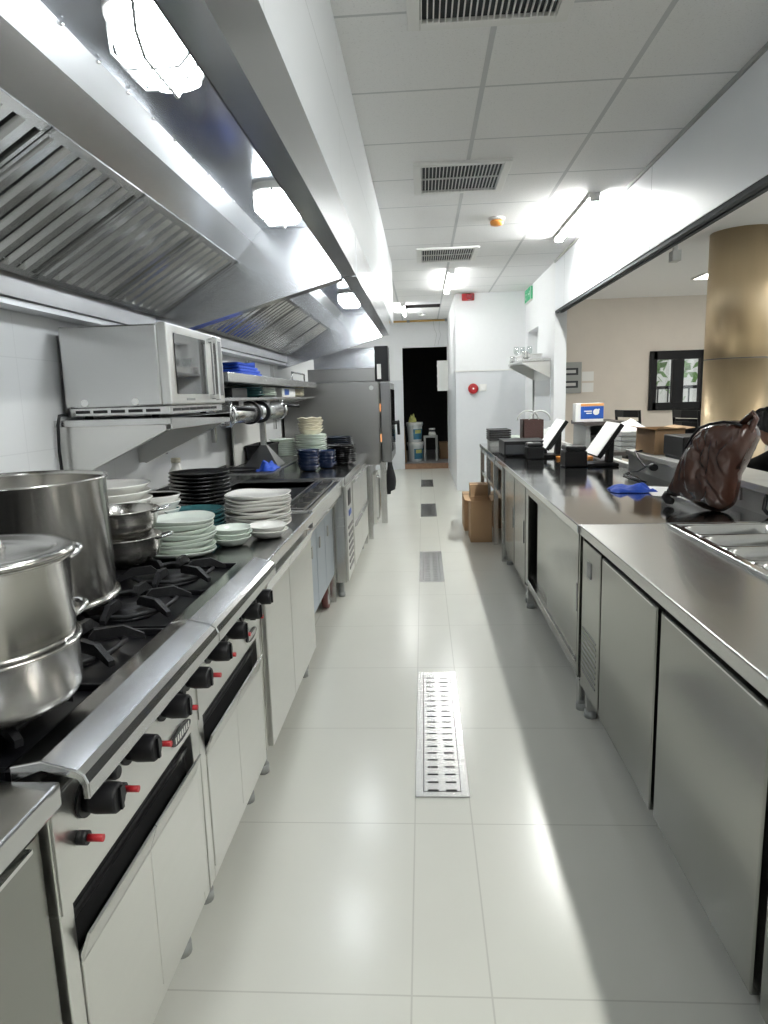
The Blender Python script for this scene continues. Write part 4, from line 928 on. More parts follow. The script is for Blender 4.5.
b = MB(); b.box(RF-.005, RF-.002, 2.45, 2.50, .60, .66); b.build('thermostat', M['grey'], p)
b = MB()
for k in range(9): b.box(RF-.0035, RF-.002, 2.36, 2.56, .20+k*.022, .208+k*.022)
b.build('vent_slot', M['dark_steel'], p)
for a0, a1 in ((1.745, 2.295), (1.155, 1.712), (.56, 1.122)):
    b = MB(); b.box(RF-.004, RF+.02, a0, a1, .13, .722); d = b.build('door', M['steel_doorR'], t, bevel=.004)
    b = MB(); b.box(RF-.0045, RF-.0035, a0+.03, a1-.03, .714, .718); b.build('pull_lip', M['chrome'], d)
legs(t, (RF+.035, 1.30), (2.56, .35), .125)
NTH = ['farthest', 'second farthest', 'third farthest', 'fourth farthest', 'fifth farthest', 'fifth nearest', 'fourth nearest', 'third nearest', 'second nearest', 'nearest']
for i in range(10):
    a0 = wy1-.003-(i+1)*.1885; a1 = a0+.187; x0, x1 = wx0+.003, wx1-.003
    def ring(dx, z, n=32, e=.35):
        cx, cy, rx, ry = (x0+x1)/2, (a0+a1)/2, (x1-x0)/2-dx, (a1-a0)/2-dx
        return [(cx+rx*math.copysign(abs(math.cos(2*math.pi*k/n))**e, math.cos(2*math.pi*k/n)), cy+ry*math.copysign(abs(math.sin(2*math.pi*k/n))**e, math.sin(2*math.pi*k/n)), z) for k in range(n)]
    pan = MB(); rings = [ring(0,.783,e=.12), ring(0,.787,e=.12), ring(.011,.789,e=.3), ring(.014,.784), ring(.018,.74), ring(.026,.705), ring(.045,.697), ring(.07,.696)]
    n = 32; vs = [v for r in rings for v in r]; fs = [(q*n+k, q*n+(k+1)%n, (q+1)*n+(k+1)%n, (q+1)*n+k) for q in range(len(rings)-1) for k in range(n)]+[tuple((len(rings)-1)*n+k for k in range(n))]
    pan.add(vs, fs, 0, True)
    tag(pan.build('gastronorm_pan', M['chrome']), NTH[i]+' empty steel food pan in the well of the right hand prep counter', 'pan', 'food pans in the prep counter')
# sliding door cabinet
t = thing('sliding_cabinet', 'stainless cabinet with sliding doors in the middle of the right run', 'cabinet', (1.0, 3.3, 0))
b = MB(); b.box(.592, 1.358, 2.602, 5.60, .742, .78); b.build('worktop', M['steel_topR'], t, bevel=.004)
b = MB(); b.box(.605, .645, 2.605, 2.635, .15, .742); b.box(.605, .645, 3.93, 4.02, .15, .742); b.box(.605, .66, 2.635, 3.93, .70, .742); b.box(.605, .66, 2.635, 3.93, .15, .19); b.box(1.32, 1.35, 2.605, 4.02, .15, .742); b.box(.605, 1.35, 2.605, 2.612, .15, .742); b.box(.66, 1.32, 2.612, 4.0, .15, .16)
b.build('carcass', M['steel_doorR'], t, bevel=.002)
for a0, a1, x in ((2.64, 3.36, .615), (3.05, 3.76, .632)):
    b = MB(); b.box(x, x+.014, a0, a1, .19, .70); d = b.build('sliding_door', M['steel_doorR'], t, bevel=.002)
    b = MB(); b.box(x-.0015, x, a0+.04, a0+.06, .40, .52); b.build('finger_pull', M['dark_steel'], d)
b = MB(); b.box(.640, .644, 2.64, 3.93, .188, .20); b.build('guide_rail', M['chrome'], t)
legs(t, (.63, 1.30), (2.63, 3.97), .15)
# twin door cabinet after it
t = thing('hinged_cabinet', 'narrow stainless cabinet with two doors beyond the sliding doors', 'cabinet', (1.0, 4.55, 0))
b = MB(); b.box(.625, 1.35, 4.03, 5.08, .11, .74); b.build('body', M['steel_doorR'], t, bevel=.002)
for a0, a1 in ((4.05, 4.52), (4.55, 5.06)):
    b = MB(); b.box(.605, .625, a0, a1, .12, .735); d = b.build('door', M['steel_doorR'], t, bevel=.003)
    b = MB(); b.box(.597, .605, a0+.02, a0+.035, .38, .52); b.build('handle', M['chrome'], d)
legs(t, (.64, 1.30), (4.08, 5.03), .11)
# open frame table at the far end
t = thing('open_table', 'open frame stainless table at the far end of the right run', 'table', (1.0, 6.3, 0))
b = MB(); b.box(.585, 1.35, 5.603, 7.1, .742, .78); b.build('worktop', M['steel_topR'], t, bevel=.004)
for x in (.61, 1.32):
    for y in (5.14, 5.75, 6.4, 7.06):
        b = MB(); b.box(x-.019, x+.019, y-.019, y+.019, 0, .742); b.build('leg', M['steel'], t)
for z in (.47, ):
    b = MB(); b.box(.60, .62, 5.16, 7.05, z, z+.035); b.build('side_rail', M['steel'], t)
b = MB(); b.box(.62, 1.31, 5.16, 7.05, .475, .49); b.build('shelf', M['steel'], t)
b = MB(); b.box(.60, .615, 5.16, 7.05, .70, .742); b.build('top_rail', M['steel'], t)

# ---- cardboard boxes
def carton(x0, x1, y0, y1, z0, z1, label, open_=False, name='cardboard_box', m='card', rz=0):
    t = thing(name, label, 'box', ((x0+x1)/2, (y0+y1)/2, z0))
    b = MB(); w = .005
    if open_:
        b.box(x0, x1, y0, y1, z0, z0+w); b.box(x0, x0+w, y0, y1, z0+w, z1); b.box(x1-w, x1, y0, y1, z0+w, z1); b.box(x0+w, x1-w, y0, y0+w, z0+w, z1); b.box(x0+w, x1-w, y1-w, y1, z0+w, z1)
    else: b.box(x0, x1, y0, y1, z0, z1)
    b.build('box', M[m], t, bevel=.003)
    b = MB()
    if open_:
        b.add([(x0,y0,z1),(x1,y0,z1),(x1-.01,y0-.03,z1+.006),(x0+.01,y0-.03,z1+.006)], [(0,1,2,3)]); b.add([(x0,y0,z1),(x0,y1,z1),(x0-.05,y1-.01,z1+.012),(x0-.05,y0+.01,z1+.012)], [(0,1,2,3)])
        b.add([(x1,y0,z1),(x1,y1,z1),(x1+.06,y1-.01,z1+.01),(x1+.06,y0+.01,z1+.01)], [(0,1,2,3)])
        f = b.build('flap', M[m], t); s = f.modifiers.new('s', 'SOLIDIFY'); s.thickness = .004
    else:
        b.box(x0-.001, x1+.001, (y0+y1)/2-.025, (y0+y1)/2+.025, z1-.05, z1+.0012); b.build('tape', M['card_in'], t)
    if rz: t.rotation_euler = (0, 0, rz)
    return t
carton(.40, .585, 5.83, 6.13, 0, .37, 'brown cardboard box on the floor, nearest of those at the far table', True)
carton(.375, .56, 6.35, 6.72, 0, .33, 'brown cardboard box on the floor behind the nearest one')
carton(.42, .585, 6.18, 6.34, 0, .47, 'tall narrow cardboard box standing between two floor boxes')
carton(.66, .95, 5.30, 5.70, 0, .36, 'cardboard box under the open table beside the hinged cabinet')
carton(.66, 1.0, 6.5, 6.9, .491, .68, 'cardboard box on the shelf of the open frame table')
carton(.66, 1.0, 6.45, 6.9, 0, .30, 'cardboard box on the floor under the far end of the open table')

# ---- point of sale terminals
def pos(cx, cy, label, s=1.0, rz=0.0):
    z = .781
    t = thing('pos_terminal', label, 'terminal', (cx, cy, z), 'touch screen terminals')
    b = MB(); b.box(cx-.09, cx+.12, cy-.11, cy+.11, z, z+.022); b.build('base', M['black'], t, bevel=.006)
    b = MB(); b.prism([(cx+.055,z+.022),(cx+.10,z+.022),(cx+.105,z+.22),(cx+.075,z+.22)], 'y', cy-.035, cy+.035); b.build('column', M['black'], t, bevel=.004)
    p0 = Vector((cx-.045, 0, z+.075)); p1 = Vector((cx+.105, 0, z+.295)); u = (p1-p0).normalized(); n = Vector((-u.z, 0, u.x))
    def q(s_, y, h): return p0+u*s_+n*h+Vector((0, y, 0))
    L = (p1-p0).length
    def slab(b, s0, s1, y0, y1, h0, h1):
        vs = [q(s0,y0,h0),q(s1,y0,h0),q(s1,y1,h0),q(s0,y1,h0),q(s0,y0,h1),q(s1,y0,h1),q(s1,y1,h1),q(s0,y1,h1)]
        b.add(vs, [(0,3,2,1),(4,5,6,7),(0,1,5,4),(1,2,6,5),(2,3,7,6),(3,0,4,7)])
    b = MB(); slab(b, 0, L, cy-.17, cy+.17, -.03, 0); sc = b.build('screen', M['black'], t, bevel=.004)
    b = MB(); slab(b, .004, L-.004, cy-.167, cy+.167, 0, .003); b.build('display', M['paper'], sc)
    b = MB(); slab(b, .02, L*.6, cy-.06, cy+.06, -.06, -.03); b.build('mount', M['black'], sc)
    return t
pos(1.20, 4.72, 'nearer white touch screen on a black stand, by the half wall')
pos(.99, 5.45, 'farther white touch screen on a black stand, next to the black cash drawer')
def printer(x0, x1, y0, y1, z0, z1, label, name='receipt_printer', cat='printer'):
    t = thing(name, label, cat, ((x0+x1)/2, (y0+y1)/2, z0))
    b = MB(); b.box(x0, x1, y0, y1, z0, z0+(z1-z0)*.75); b.build('body', M['black'], t, bevel=.010)
    b = MB(); b.box(x0+.004, x1-.004, y0+.004, y1-.004, z0+(z1-z0)*.75, z1); c = b.build('cover', M['black'], t, bevel=.014)
    b = MB(); b.box(x0+.02, x0+.05, y0+.03, y1-.03, z1-.002, z1+.001); b.build('paper_slot', M['grey'], c)
    return t
printer(.96, 1.11, 4.62, 4.80, .781, .925, 'small black receipt printer in front of the nearer touch screen')
printer(.80, .93, 5.25, 5.42, .781, .905, 'small black receipt printer in front of the farther touch screen')
t = thing('cash_drawer', 'wide flat black cash drawer at the far counter front', 'cash drawer', (.75, 5.75, .781))
b = MB(); b.box(.655, 1.0, 5.52, 5.92, .79, .905); b.build('housing', M['black'], t, bevel=.004)
b = MB(); b.box(.665, .99, 5.512, 5.52, .80, .875); b.build('drawer_front', M['duct'], t, bevel=.002)
for x in (.68, .97):
    for y in (5.56, 5.88):
        b = MB(); b.cyl((x,y,.781), .012, .009, 'z', 12); b.build('foot', M['black'], t)
o = MB(); o.box(1.02, 1.10, 5.20, 5.27, .781, .80); tag(o.build('card_stack', M['orange'], bevel=.002), 'small orange pad at the foot of the farther touch screen', 'pad')
o = MB(); o.box(1.20, 1.27, 5.12, 5.19, .781, .805); tag(o.build('card_stack', M['orange'], bevel=.002), 'small orange pad between the two touch screens', 'pad')
t = thing('basket', 'dark brown basket with two arched handles behind the cash drawer', 'basket', (1.03, 6.5, .781))
b = MB(); x0, x1, y0, y1 = .94, 1.12, 6.4, 6.62
for (a, c_) in (((x0,y0),(x1,y0)),((x1,y0),(x1,y1)),((x1,y1),(x0,y1)),((x0,y1),(x0,y0))):
    b.box(min(a[0],c_[0])-.004, max(a[0],c_[0])+.004, min(a[1],c_[1])-.004, max(a[1],c_[1])+.004, .785, 1.04)
b.box(x0, x1, y0, y1, .781, .79); b.build('body', M['wicker'], t)
for y in (6.42, 6.60):
    b = MB(); b.tube([(1.03+.10*math.cos(math.pi*k/12)+(.06 if y < 6.5 else -.02), y, 1.03+.09*math.sin(math.pi*k/12)) for k in range(13)], .008, 8); b.build('handle', M['greyl'], t)
t = thing('tray_stack', 'pile of black trays at the far end of the right counter', 'tray', (.74, 6.75, .781))
b = MB()
for k in range(5): b.box(.64, .85, 6.6, 6.95, .84+k*.022, .855+k*.022)
b.build('upper_trays', M['black'], t, bevel=.004)
b = MB(); b.box(.65, .84, 6.62, 6.93, .781, .84); b.build('lower_box', M['grey'], t, bevel=.004)
t = thing('dish', 'pale green dish between the black trays and the brown basket', 'dish', (.91, 6.85, .781))
b = MB(); b.lathe([(0,.781),(.06,.781),(.075,.83),(.08,.87),(.077,.87),(.07,.83),(.055,.79),(0,.788)], (.905,6.85,0), 28); b.build('dish', M['celadon'], t)
def heap(c, sx, sy, h, seed, name, label, m, cat): return crumple(c, sx, sy, h, seed, name, label, m, cat)
heap((1.22, 6.80, .781), .10, .13, .22, 11, 'plastic_bag', 'crumpled white plastic bag behind the brown basket', M['paper'], 'bag')
# ---- cloth, paper, cable
crumple((1.055, 3.47, .781), .10, .085, .05, 5, 'blue_cloth', 'bright blue cloth crumpled on the right counter beside white paper', M['blue'])
o = MB(); o.add([(1.10,3.27,.7815),(1.20,3.22,.7815),(1.30,3.55,.7815),(1.16,3.62,.7815)], [(0,1,2,3)]); o.add([(1.10,3.27,.7835),(1.20,3.22,.7835),(1.30,3.55,.7835),(1.16,3.62,.7835)], [(0,1,2,3)])
tag(o.build('paper_sheet', M['paper']), 'white sheet of paper under the brown bag edge', 'paper')
t = thing('cable', 'black cable with plug hanging over the half wall by the printer', 'cable', (1.35, 4.2, .8))
b = MB(); b.tube([(1.50,4.36,.908),(1.40,4.35,.908),(1.335,4.33,.905),(1.33,4.25,.87),(1.325,4.1,.835),(1.32,3.98,.845)], .006, 8); b.build('cord', M['black'], t)
b = MB(); b.tube([(1.32,4.0,.845),(1.318,3.95,.847),(1.316,3.90,.848)], [.012,.022,.02], 12); b.build('plug', M['black'], t)
b = MB(); b.tube([(1.32,4.05,.84),(1.30,4.15,.80),(1.28,4.25,.786),(1.20,4.1,.786),(1.22,3.75,.786)], .005, 8); b.build('loose_end', M['black'], t)
o = MB(); o.tube([(1.357,2.72,.86),(1.345,2.70,.85),(1.34,2.70,.81),(1.35,2.68,.79),(1.357,2.62,.80)], .008, 8); tag(o.build('hook_cable', M['black']), 'short black cable loop on the half wall at the right edge', 'cable')
t = thing('wall_outlet', 'pale socket plate on the half wall right of the brown bag', 'socket', (1.357, 3.0, .80))
b = MB(); b.box(1.351, 1.3595, 2.93, 3.02, .81, .86); b.build('plate', M['white_gloss'], t, bevel=.002)
b = MB(); b.box(1.349, 1.351, 2.945, 3.005, .82, .85); b.build('socket_face', M['greyl'], t)

# ---- brown leather bag: pillow-shaped body leaning on the ledge
t = thing('leather_bag', 'shiny brown leather backpack leaning against the half wall', 'bag', (1.22, 3.05, .781))
out = BAGPTS
from mathutils import noise as mnoise
def baggrid():
    # smooth closed outline resampled to 96 points, inflated to both sides and creased
    n0 = len(out); pts = []
    for k in range(n0):
        p0, p1, p2, p3 = (Vector(out[(k+d) % n0]) for d in (-1, 0, 1, 2))
        for q in range(5):
            f = q/5; pts.append(.5*((2*p1)+(p2-p0)*f+(2*p0-5*p1+4*p2-p3)*f*f+(3*p1-p0-3*p2+p3)*f**3))
    n = len(pts); cs = Vector((sum(p.x for p in pts)/n, sum(p.y for p in pts)/n)); R_ = 34
    vs = []; fs = []
    for side in (-1, 1):
        base = len(vs)
        for i in range(R_+1):
            f = i/R_
            for k in range(n):
                p = cs.lerp(pts[k], f); h = .086*math.sqrt(max(0, 1-f**3.4))
                c1 = mnoise.noise(Vector((p.x*15+p.y*4, p.y*6-p.x*7, side*3.0))); c2 = mnoise.noise(Vector((p.x*44+p.y*18, p.y*16, 5+side)))
                h *= 1+.16*c1-.16*(1-min(1, abs(c1)*6))+.05*(1-abs(c2)*3)
                vs.append(BAGP(p.x, p.y, side*h))
        for i in range(R_):
            for k in range(n):
                fs.append((base+i*n+k, base+i*n+(k+1)%n, base+(i+1)*n+(k+1)%n, base+(i+1)*n+k))
    return vs, fs
vs, fs = baggrid(); b = MB(); b.add(vs, fs, 0, True); bag = b.build('body', M['leather'], t)
def BP(s, z, h): return BAGP(s, z, h)
b = MB(); b.tube([BP(*q) for q in BAGSTRAP], .013, 8); b.build('shoulder_strap', M['leather'], t)
b = MB(); b.tube([BP(*q) for q in BAGZIP], .006, 8); b.build('zip', M['black'], t)
b = MB(); b.tube([BP(*q) for q in BAGBASE], [.014,.02,.02,.014], 8); b.build('buckle', M['black'], t)

# ---- ledge: cardboard box, black printer
carton(1.385, 1.56, 4.12, 4.48, .9005, 1.05, 'open cardboard box on the half wall left of the black printer', True)
t = thing('desktop_printer', 'black box shaped printer on the half wall behind the brown bag', 'printer', (1.52, 3.9, .9005))
b = MB(); b.box(1.40, 1.70, 3.72, 4.02, .915, 1.03); b.build('body', M['black'], t, bevel=.006)
b = MB(); b.box(1.41, 1.69, 3.73, 4.01, .9005, .915); b.build('base', M['duct'], t)
b = MB(); b.box(1.49, 1.54, 3.716, 3.72, .985, 1.005); b.build('badge', M['greyl'], t)
# ---- sideboard behind the counter with the blue box, trays, white cloth
t = thing('sideboard', 'dark low sideboard in the dining room behind the touch screens', 'sideboard', (1.8, 6.3, 0))
b = MB(); b.box(1.42, 1.78, 6.05, 6.6, .985, 1.02); b.build('top', M['wood'], t, bevel=.004)
b = MB(); b.box(1.44, 1.76, 6.08, 6.58, .0, .80); b.box(1.44, 1.48, 6.08, 6.58, .80, .985); b.box(1.72, 1.76, 6.08, 6.58, .80, .985); b.box(1.48, 1.72, 6.54, 6.58, .80, .985); b.build('carcass', M['grey'], t)
b = MB(); b.box(1.48, 1.72, 6.10, 6.54, .885, .895); b.build('shelf', M['wood'], t)
t = thing('product_box', 'blue, white and orange packaging box on the dark sideboard', 'box', (1.52, 6.2, 1.0205))
b = MB(); b.box(1.355, 1.60, 6.12, 6.24, 1.0205, 1.182); b.build('box', M['paper'], t, bevel=.002)
b = MB(); b.box(1.40, 1.60, 6.119, 6.12, 1.045, 1.155); lab = b.build('blue_panel', M['bluelab'], t)
b = MB(); b.box(1.40, 1.60, 6.1185, 6.12, 1.157, 1.181); b.build('orange_strip', M['orangelab'], t)
b = MB(); b.tube([(1.535,6.119,1.105),(1.535,6.117,1.105)], .027, 24); b.box(1.553, 1.565, 6.117, 6.119, 1.118, 1.132); b.box(1.43, 1.497, 6.117, 6.119, 1.108, 1.118); b.box(1.45, 1.497, 6.117, 6.119, 1.090, 1.099); b.build('white_mark', M['paper'], lab)
for k in range(4):
    o = MB(); o.box(1.56, 1.80, 5.42, 5.80, .81+k*.04, .84+k*.04, 0); o.box(1.575, 1.785, 5.44, 5.78, .84+k*.04, .8495+k*.04, 1)
    tag(o.build('serving_tray', [M['grey'], M['paper']], bevel=.003), ['bottom','second from bottom','second from top','top'][k]+' grey tray of the pile behind the nearer touch screen', 'tray', 'grey trays behind the touch screen')
t = thing('side_table', 'grey serving table carrying the tray pile behind the half wall', 'table', (1.8, 5.6, 0))
b = MB(); b.box(1.47, 1.95, 5.38, 5.88, .78, .809); b.build('top', M['wood'], t, bevel=.003)
for x in (1.50, 1.92):
    for y in (5.41, 5.85):
        b = MB(); b.box(x-.018, x+.018, y-.018, y+.018, 0, .78); b.build('leg', M['grey'], t)
b = MB()
def nap(u, v):
    a, q_ = 2*u-1, 2*v-1; r = max(abs(a), abs(q_)); return Vector((1.68+.11*a, 5.60+.14*q_, .971+.09*max(0, 1-r)**.8+.004*math.sin(8*a)))
b.grid(nap, 16, 16); tag(b.build('napkin', M['paper']), 'white cloth peaked on top of the grey tray pile', 'cloth')

o = MB(); o.box(1.480, 1.53, 4.22, 4.29, 2.03, 2.09); o.box(1.495, 1.515, 4.235, 4.275, 2.09, 2.45); tag(o.build('ceiling_bracket', M['greyl'], bevel=.003), 'small grey metal bracket hanging behind the header near the gold column', 'bracket')
# ---- column, wall panel, notices, chairs
t = thing('round_column', 'thick round gold clad column in the dining room', 'column', (2.47, 5.55, 0))
b = MB(); b.lathe([(.235,0),(.235,1.50)], (2.47,5.55,0), 64); b.lathe([(.235,1.508),(.235,DC)], (2.47,5.55,0), 64); b.build('cladding', M['gold'], t)
b = MB(); b.lathe([(.232,1.49),(.232,1.52)], (2.47,5.55,0), 64); b.build('seam', M['dark_steel'], t)
t = thing('breaker_panel', 'grey electrical breaker panel on the beige wall beside the white pillar', 'panel', (1.94, 9.1, 1.26))
b = MB(); b.box(1.80, 2.075, 9.06, 9.1, 1.265, 1.665); b.build('box', M['grey'], t, bevel=.004)
for z in (1.335, 1.50):
    b = MB(); b.box(1.82, 2.03, 9.055, 9.06, z, z+.09); w = b.build('breaker_window', M['duct'], t)
    b = MB(); b.box(1.84, 2.0, 9.052, 9.055, z+.025, z+.065); b.build('breaker_row', M['greyl'], w)
for k, z in enumerate((1.275, 1.42)):
    o = MB(); o.box(2.09, 2.24, 9.096, 9.0995, z, z+.12); tag(o.build('notice', M['paper']), ['lower','upper'][k]+' pale paper notice right of the grey breaker panel', 'notice')
def chair(x, y, rz, label):
    t = thing('dining_chair', label, 'chair', (x, y, 0), 'black dining chairs below the window')
    b = MB(); b.box(x-.21, x+.21, y-.21, y+.21, .43, .46); b.build('seat', M['black'], t, bevel=.01)
    for sx in (-.19, .19):
        b = MB(); b.tube([(x+sx,y-.19,0),(x+sx,y-.18,.43)], .014, 10); b.build('leg', M['black'], t)
        b = MB(); b.tube([(x+sx,y+.22,0),(x+sx,y+.19,.45),(x+sx,y+.25,1.09)], .014, 10); b.build('leg', M['black'], t)
    for k in range(5):
        b = MB(); z = .60+k*.105; yy = y+.19+(z-.45)*.105
        b.prism([(x-.19,yy-.008),(x,yy+.03),(x+.19,yy-.008),(x+.19,yy+.008),(x,yy+.046),(x-.19,yy+.008)], 'z', z, z+.07); b.build('back_slat', M['black'], t)
    t.rotation_euler = (0, 0, rz); return t
chair(2.28, 7.0, 1.9, 'black slatted chair below the window, left of three')
chair(2.88, 7.1, 2.2, 'black slatted chair below the window, middle of three')
chair(2.66, 6.45, 1.8, 'black slatted chair nearest the gold column')
heap((2.30, 7.02, .462), .13, .13, .50, 17, 'black_bag', 'black bag heaped on the left chair below the window', M['black_soft'], 'bag')
# ---- white wall shelf in the corner with small things, niche glasses
t = thing('corner_shelf', 'stainless bracket shelf on the far right wall below the niche', 'shelf', (1.2, 7.8, 1.5))
b = MB(); b.box(1.05, 1.3525, 7.3, 8.45, 1.615, 1.64); b.build('board', M['steel'], t, bevel=.003)
for y in (7.32, 8.42):
    b = MB(); b.prism([(1.3525,1.615),(1.06,1.615),(1.06,1.60),(1.3525,1.44)], 'y', y, y+.008); b.prism([(1.06,1.60),(1.3525,1.44),(1.3525,1.436),(1.06,1.596)], 'y', y-.01, y+.02); b.build('bracket', M['steel_door'], t)
b = MB(); b.box(1.335, 1.3525, 8.36, 8.40, .785, 1.44); tag(b.build('conduit', M['grey']), 'thin grey conduit on the wall under the corner shelf', 'pipe')
b = MB(); b.box(1.346, 1.3525, 7.30, 8.20, .98, 1.42); tag(b.build('notice_board', M['wall_grey']), 'pale grey board on the wall below the corner shelf', 'board')
t = thing('tub', 'white oblong tub on the far corner shelf', 'tub', (1.2, 7.85, 1.6405))
b = MB(); b.box(1.10, 1.30, 7.55, 8.1, 1.6405, 1.70); b.build('tub', M['paper'], t, bevel=.01)
b = MB(); b.frame(1.09, 1.31, 7.54, 8.11, 1.695, 1.708, .02); b.build('rim', M['paper'], t, bevel=.003)
for i, (x, y, lb) in enumerate(((1.12, 8.25, 'left'), (1.20, 8.30, 'middle'), (1.27, 8.22, 'right'))):
    o = MB(); o.lathe([(.028,1.641),(.003,1.645),(.003,1.72),(.03,1.75),(.034,1.79),(.028,1.83),(.026,1.83),(.031,1.79),(.027,1.753),(0,1.74)], (x,y,0), 20)
    tag(o.build('wine_glass', M['clear']), lb+' stemmed glass of three at the back of the corner shelf', 'glass', 'stemmed glasses on the corner shelf')
for (x, y, lb) in ((1.10, 7.42, 'small grey metal jug at the front end of the corner shelf'), (1.09, 8.38, 'small grey metal jug at the back end of the corner shelf')):
    t = thing('jug', lb, 'jug', (x, y, 1.6405))
    b = MB(); b.lathe([(0,1.6405),(.032,1.6405),(.036,1.67),(.026,1.71),(.03,1.725),(.027,1.725),(.023,1.71),(0,1.65)], (x,y,0), 20); b.build('body', M['steel'], t)
    b = MB(); b.tube([(x+.028,y,1.715),(x+.055,y,1.70),(x+.05,y,1.665),(x+.034,y,1.66)], .005, 8); b.build('handle', M['steel'], t)

# ---- things in the dark store room
def bucket(cx, cy, z, label):
    t = thing('paint_bucket', label, 'bucket', (cx, cy, z), 'white buckets in the doorway')
    b = MB(); b.lathe([(0,z),(.118,z),(.122,z+.01),(.142,z+.29),(.15,z+.30),(.15,z+.33),(.146,z+.33)], (cx,cy,0), 32); b.build('body', M['bucket'], t)
    b = MB(); b.lathe([(.153,z+.325),(.155,z+.35),(.15,z+.362),(0,z+.362)], (cx,cy,0), 32); b.build('lid', M['white_gloss'], t)
    b = MB(); vs = []; fs = []
    for k in range(13):
        a = -1.75+.14*k
        for zz, rr in ((z+.05,.1275),(z+.24,.1405)): vs.append((cx+rr*math.cos(a), cy+rr*math.sin(a), zz))
    b.add(vs, [(2*k,2*k+2,2*k+3,2*k+1) for k in range(12)], 0, True); lb = b.build('label_patch', M['buckl'], t)
    b = MB(); vs = []
    for k in range(8):
        a = -1.5+.13*k
        for zz, rr in ((z+.16,.1365),(z+.225,.1408)): vs.append((cx+rr*math.cos(a), cy+rr*math.sin(a), zz))
    b.add(vs, [(2*k,2*k+2,2*k+3,2*k+1) for k in range(7)], 0, True); b.build('yellow_emblem', M['yellow'], lb)
    return z+.363
z = bucket(-.155, 12.55, .087, 'lower white bucket with blue label in the dark doorway')
z = bucket(-.165, 12.55, z, 'upper white bucket with blue label in the dark doorway')
crumple((-.20, 12.52, z), .07, .06, .17, 9, 'rag', 'yellow green rag lying on the upper bucket lid', M['yellow'], 'cloth')
t = thing('stool', 'old grey wooden stool right of the buckets in the doorway', 'stool', (.12, 12.7, .087))
b = MB(); b.box(-.0, .26, 12.55, 12.85, .52, .55); b.build('seat', M['grey'], t)
for x in (.02, .24):
    for y in (12.57, 12.83):
        b = MB(); b.box(x-.018, x+.018, y-.018, y+.018, .087, .52); b.build('leg', M['grey'], t)
t = thing('tin', 'small white tin on the old stool in the doorway', 'tin', (.15, 12.66, .552))
b = MB(); b.lathe([(0,.552),(.07,.552),(.07,.60),(.06,.605),(.06,.68),(.062,.69),(0,.69)], (.16,12.66,0), 24); b.build('can', M['white_cer'], t)
b = MB(); b.lathe([(.0615,.625),(.0615,.665)], (.16,12.66,0), 24); b.build('dark_band', M['duct'], t)
o = MB(); o.tube([(-.33,12.3,.087),(-.36,12.35,.75)], .012, 8); tag(o.build('wooden_pole', M['card']), 'thin wooden pole leaning inside the left edge of the doorway', 'pole')
carton(.30, .6, 12.9, 13.3, .087, .40, 'dark cardboard box deep inside the store room', False, m='card_in')

# ---------------------------------------------------------------- seated person at the right edge
PX, PY = 1.945, 4.0
t = thing('person', 'dark haired person in black, bowed over a table behind the half wall', 'person', (PX+.42, PY, 0))
def skin(name, pts, edges, radii, m, parent, root=0, sub=2):
    me = bpy.data.meshes.new(name); org = ORG[parent]
    me.from_pydata([Vector(p)-org for p in pts], edges, []); o = bpy.data.objects.new(name, me); COL.objects.link(o); o.parent = parent; ORG[o] = org
    k = o.modifiers.new('skin', 'SKIN'); k.use_smooth_shade = True
    for i, r in enumerate(radii):
        rr = r if isinstance(r, tuple) else (r, r); me.skin_vertices[0].data[i].radius = rr
    me.skin_vertices[0].data[root].use_root = True
    s = o.modifiers.new('sub', 'SUBSURF'); s.levels = sub; s.render_levels = sub
    me.materials.append(m); return o
hx, hz = PX+.02, 1.045
P_ = [(PX+.50,PY,.50),(PX+.46,PY,.68),(PX+.36,PY,.84),(PX+.22,PY,.945),(PX+.14,PY,.99),(PX+.05,PY,1.03),(PX-.0,PY,1.01),
      (PX+.28,PY+.17,.90),(PX+.12,PY+.25,.80),(PX-.10,PY+.16,.775),
      (PX+.28,PY-.17,.90),(PX+.12,PY-.25,.80),(PX-.10,PY-.16,.775),
      (PX+.46,PY+.10,.49),(PX+.04,PY+.12,.50),(PX+.06,PY+.12,.08),(PX-.08,PY+.12,.05),
      (PX+.46,PY-.10,.49),(PX+.04,PY-.12,.50),(PX+.06,PY-.12,.08),(PX-.08,PY-.12,.05)]
E_ = [(0,1),(1,2),(2,3),(3,4),(4,5),(5,6),(3,7),(7,8),(8,9),(3,10),(10,11),(11,12),(0,13),(13,14),(14,15),(15,16),(0,17),(17,18),(18,19),(19,20)]
R_ = [.12,.105,.10,.058,.052,.088,.078,.045,.038,.03,.045,.038,.03,.09,.065,.045,.035,.09,.065,.045,.035]
body = skin('body', P_, E_, R_, M['skin'], t)
# hands: palm plus five bent fingers each
for sgn in (1, -1):
    c = Vector((PX-.10, PY+.16*sgn, .775)); pts = [c, c+Vector((-.06,-.03*sgn,-.004))]; ed = [(0,1)]; rd = [.026,(.02,.034)]
    for k in range(4):
        off = (-.03+.02*k); L_ = [.062,.07,.066,.05][k]; base = len(pts)
        pts += [pts[1]+Vector((-.03,off,.0)), pts[1]+Vector((-.03-L_*.5,off*1.1,.006)), pts[1]+Vector((-.03-L_,off*1.15,-.008))]; ed += [(1,base),(base,base+1),(base+1,base+2)]; rd += [.010,.009,.0075]
    base = len(pts); pts += [c+Vector((-.03,-.055*sgn,0)), c+Vector((-.065,-.075*sgn,-.005))]; ed += [(0,base),(base,base+1)]; rd += [.011,.009]
    skin('hand', pts, ed, rd, M['skin'], t, sub=1)
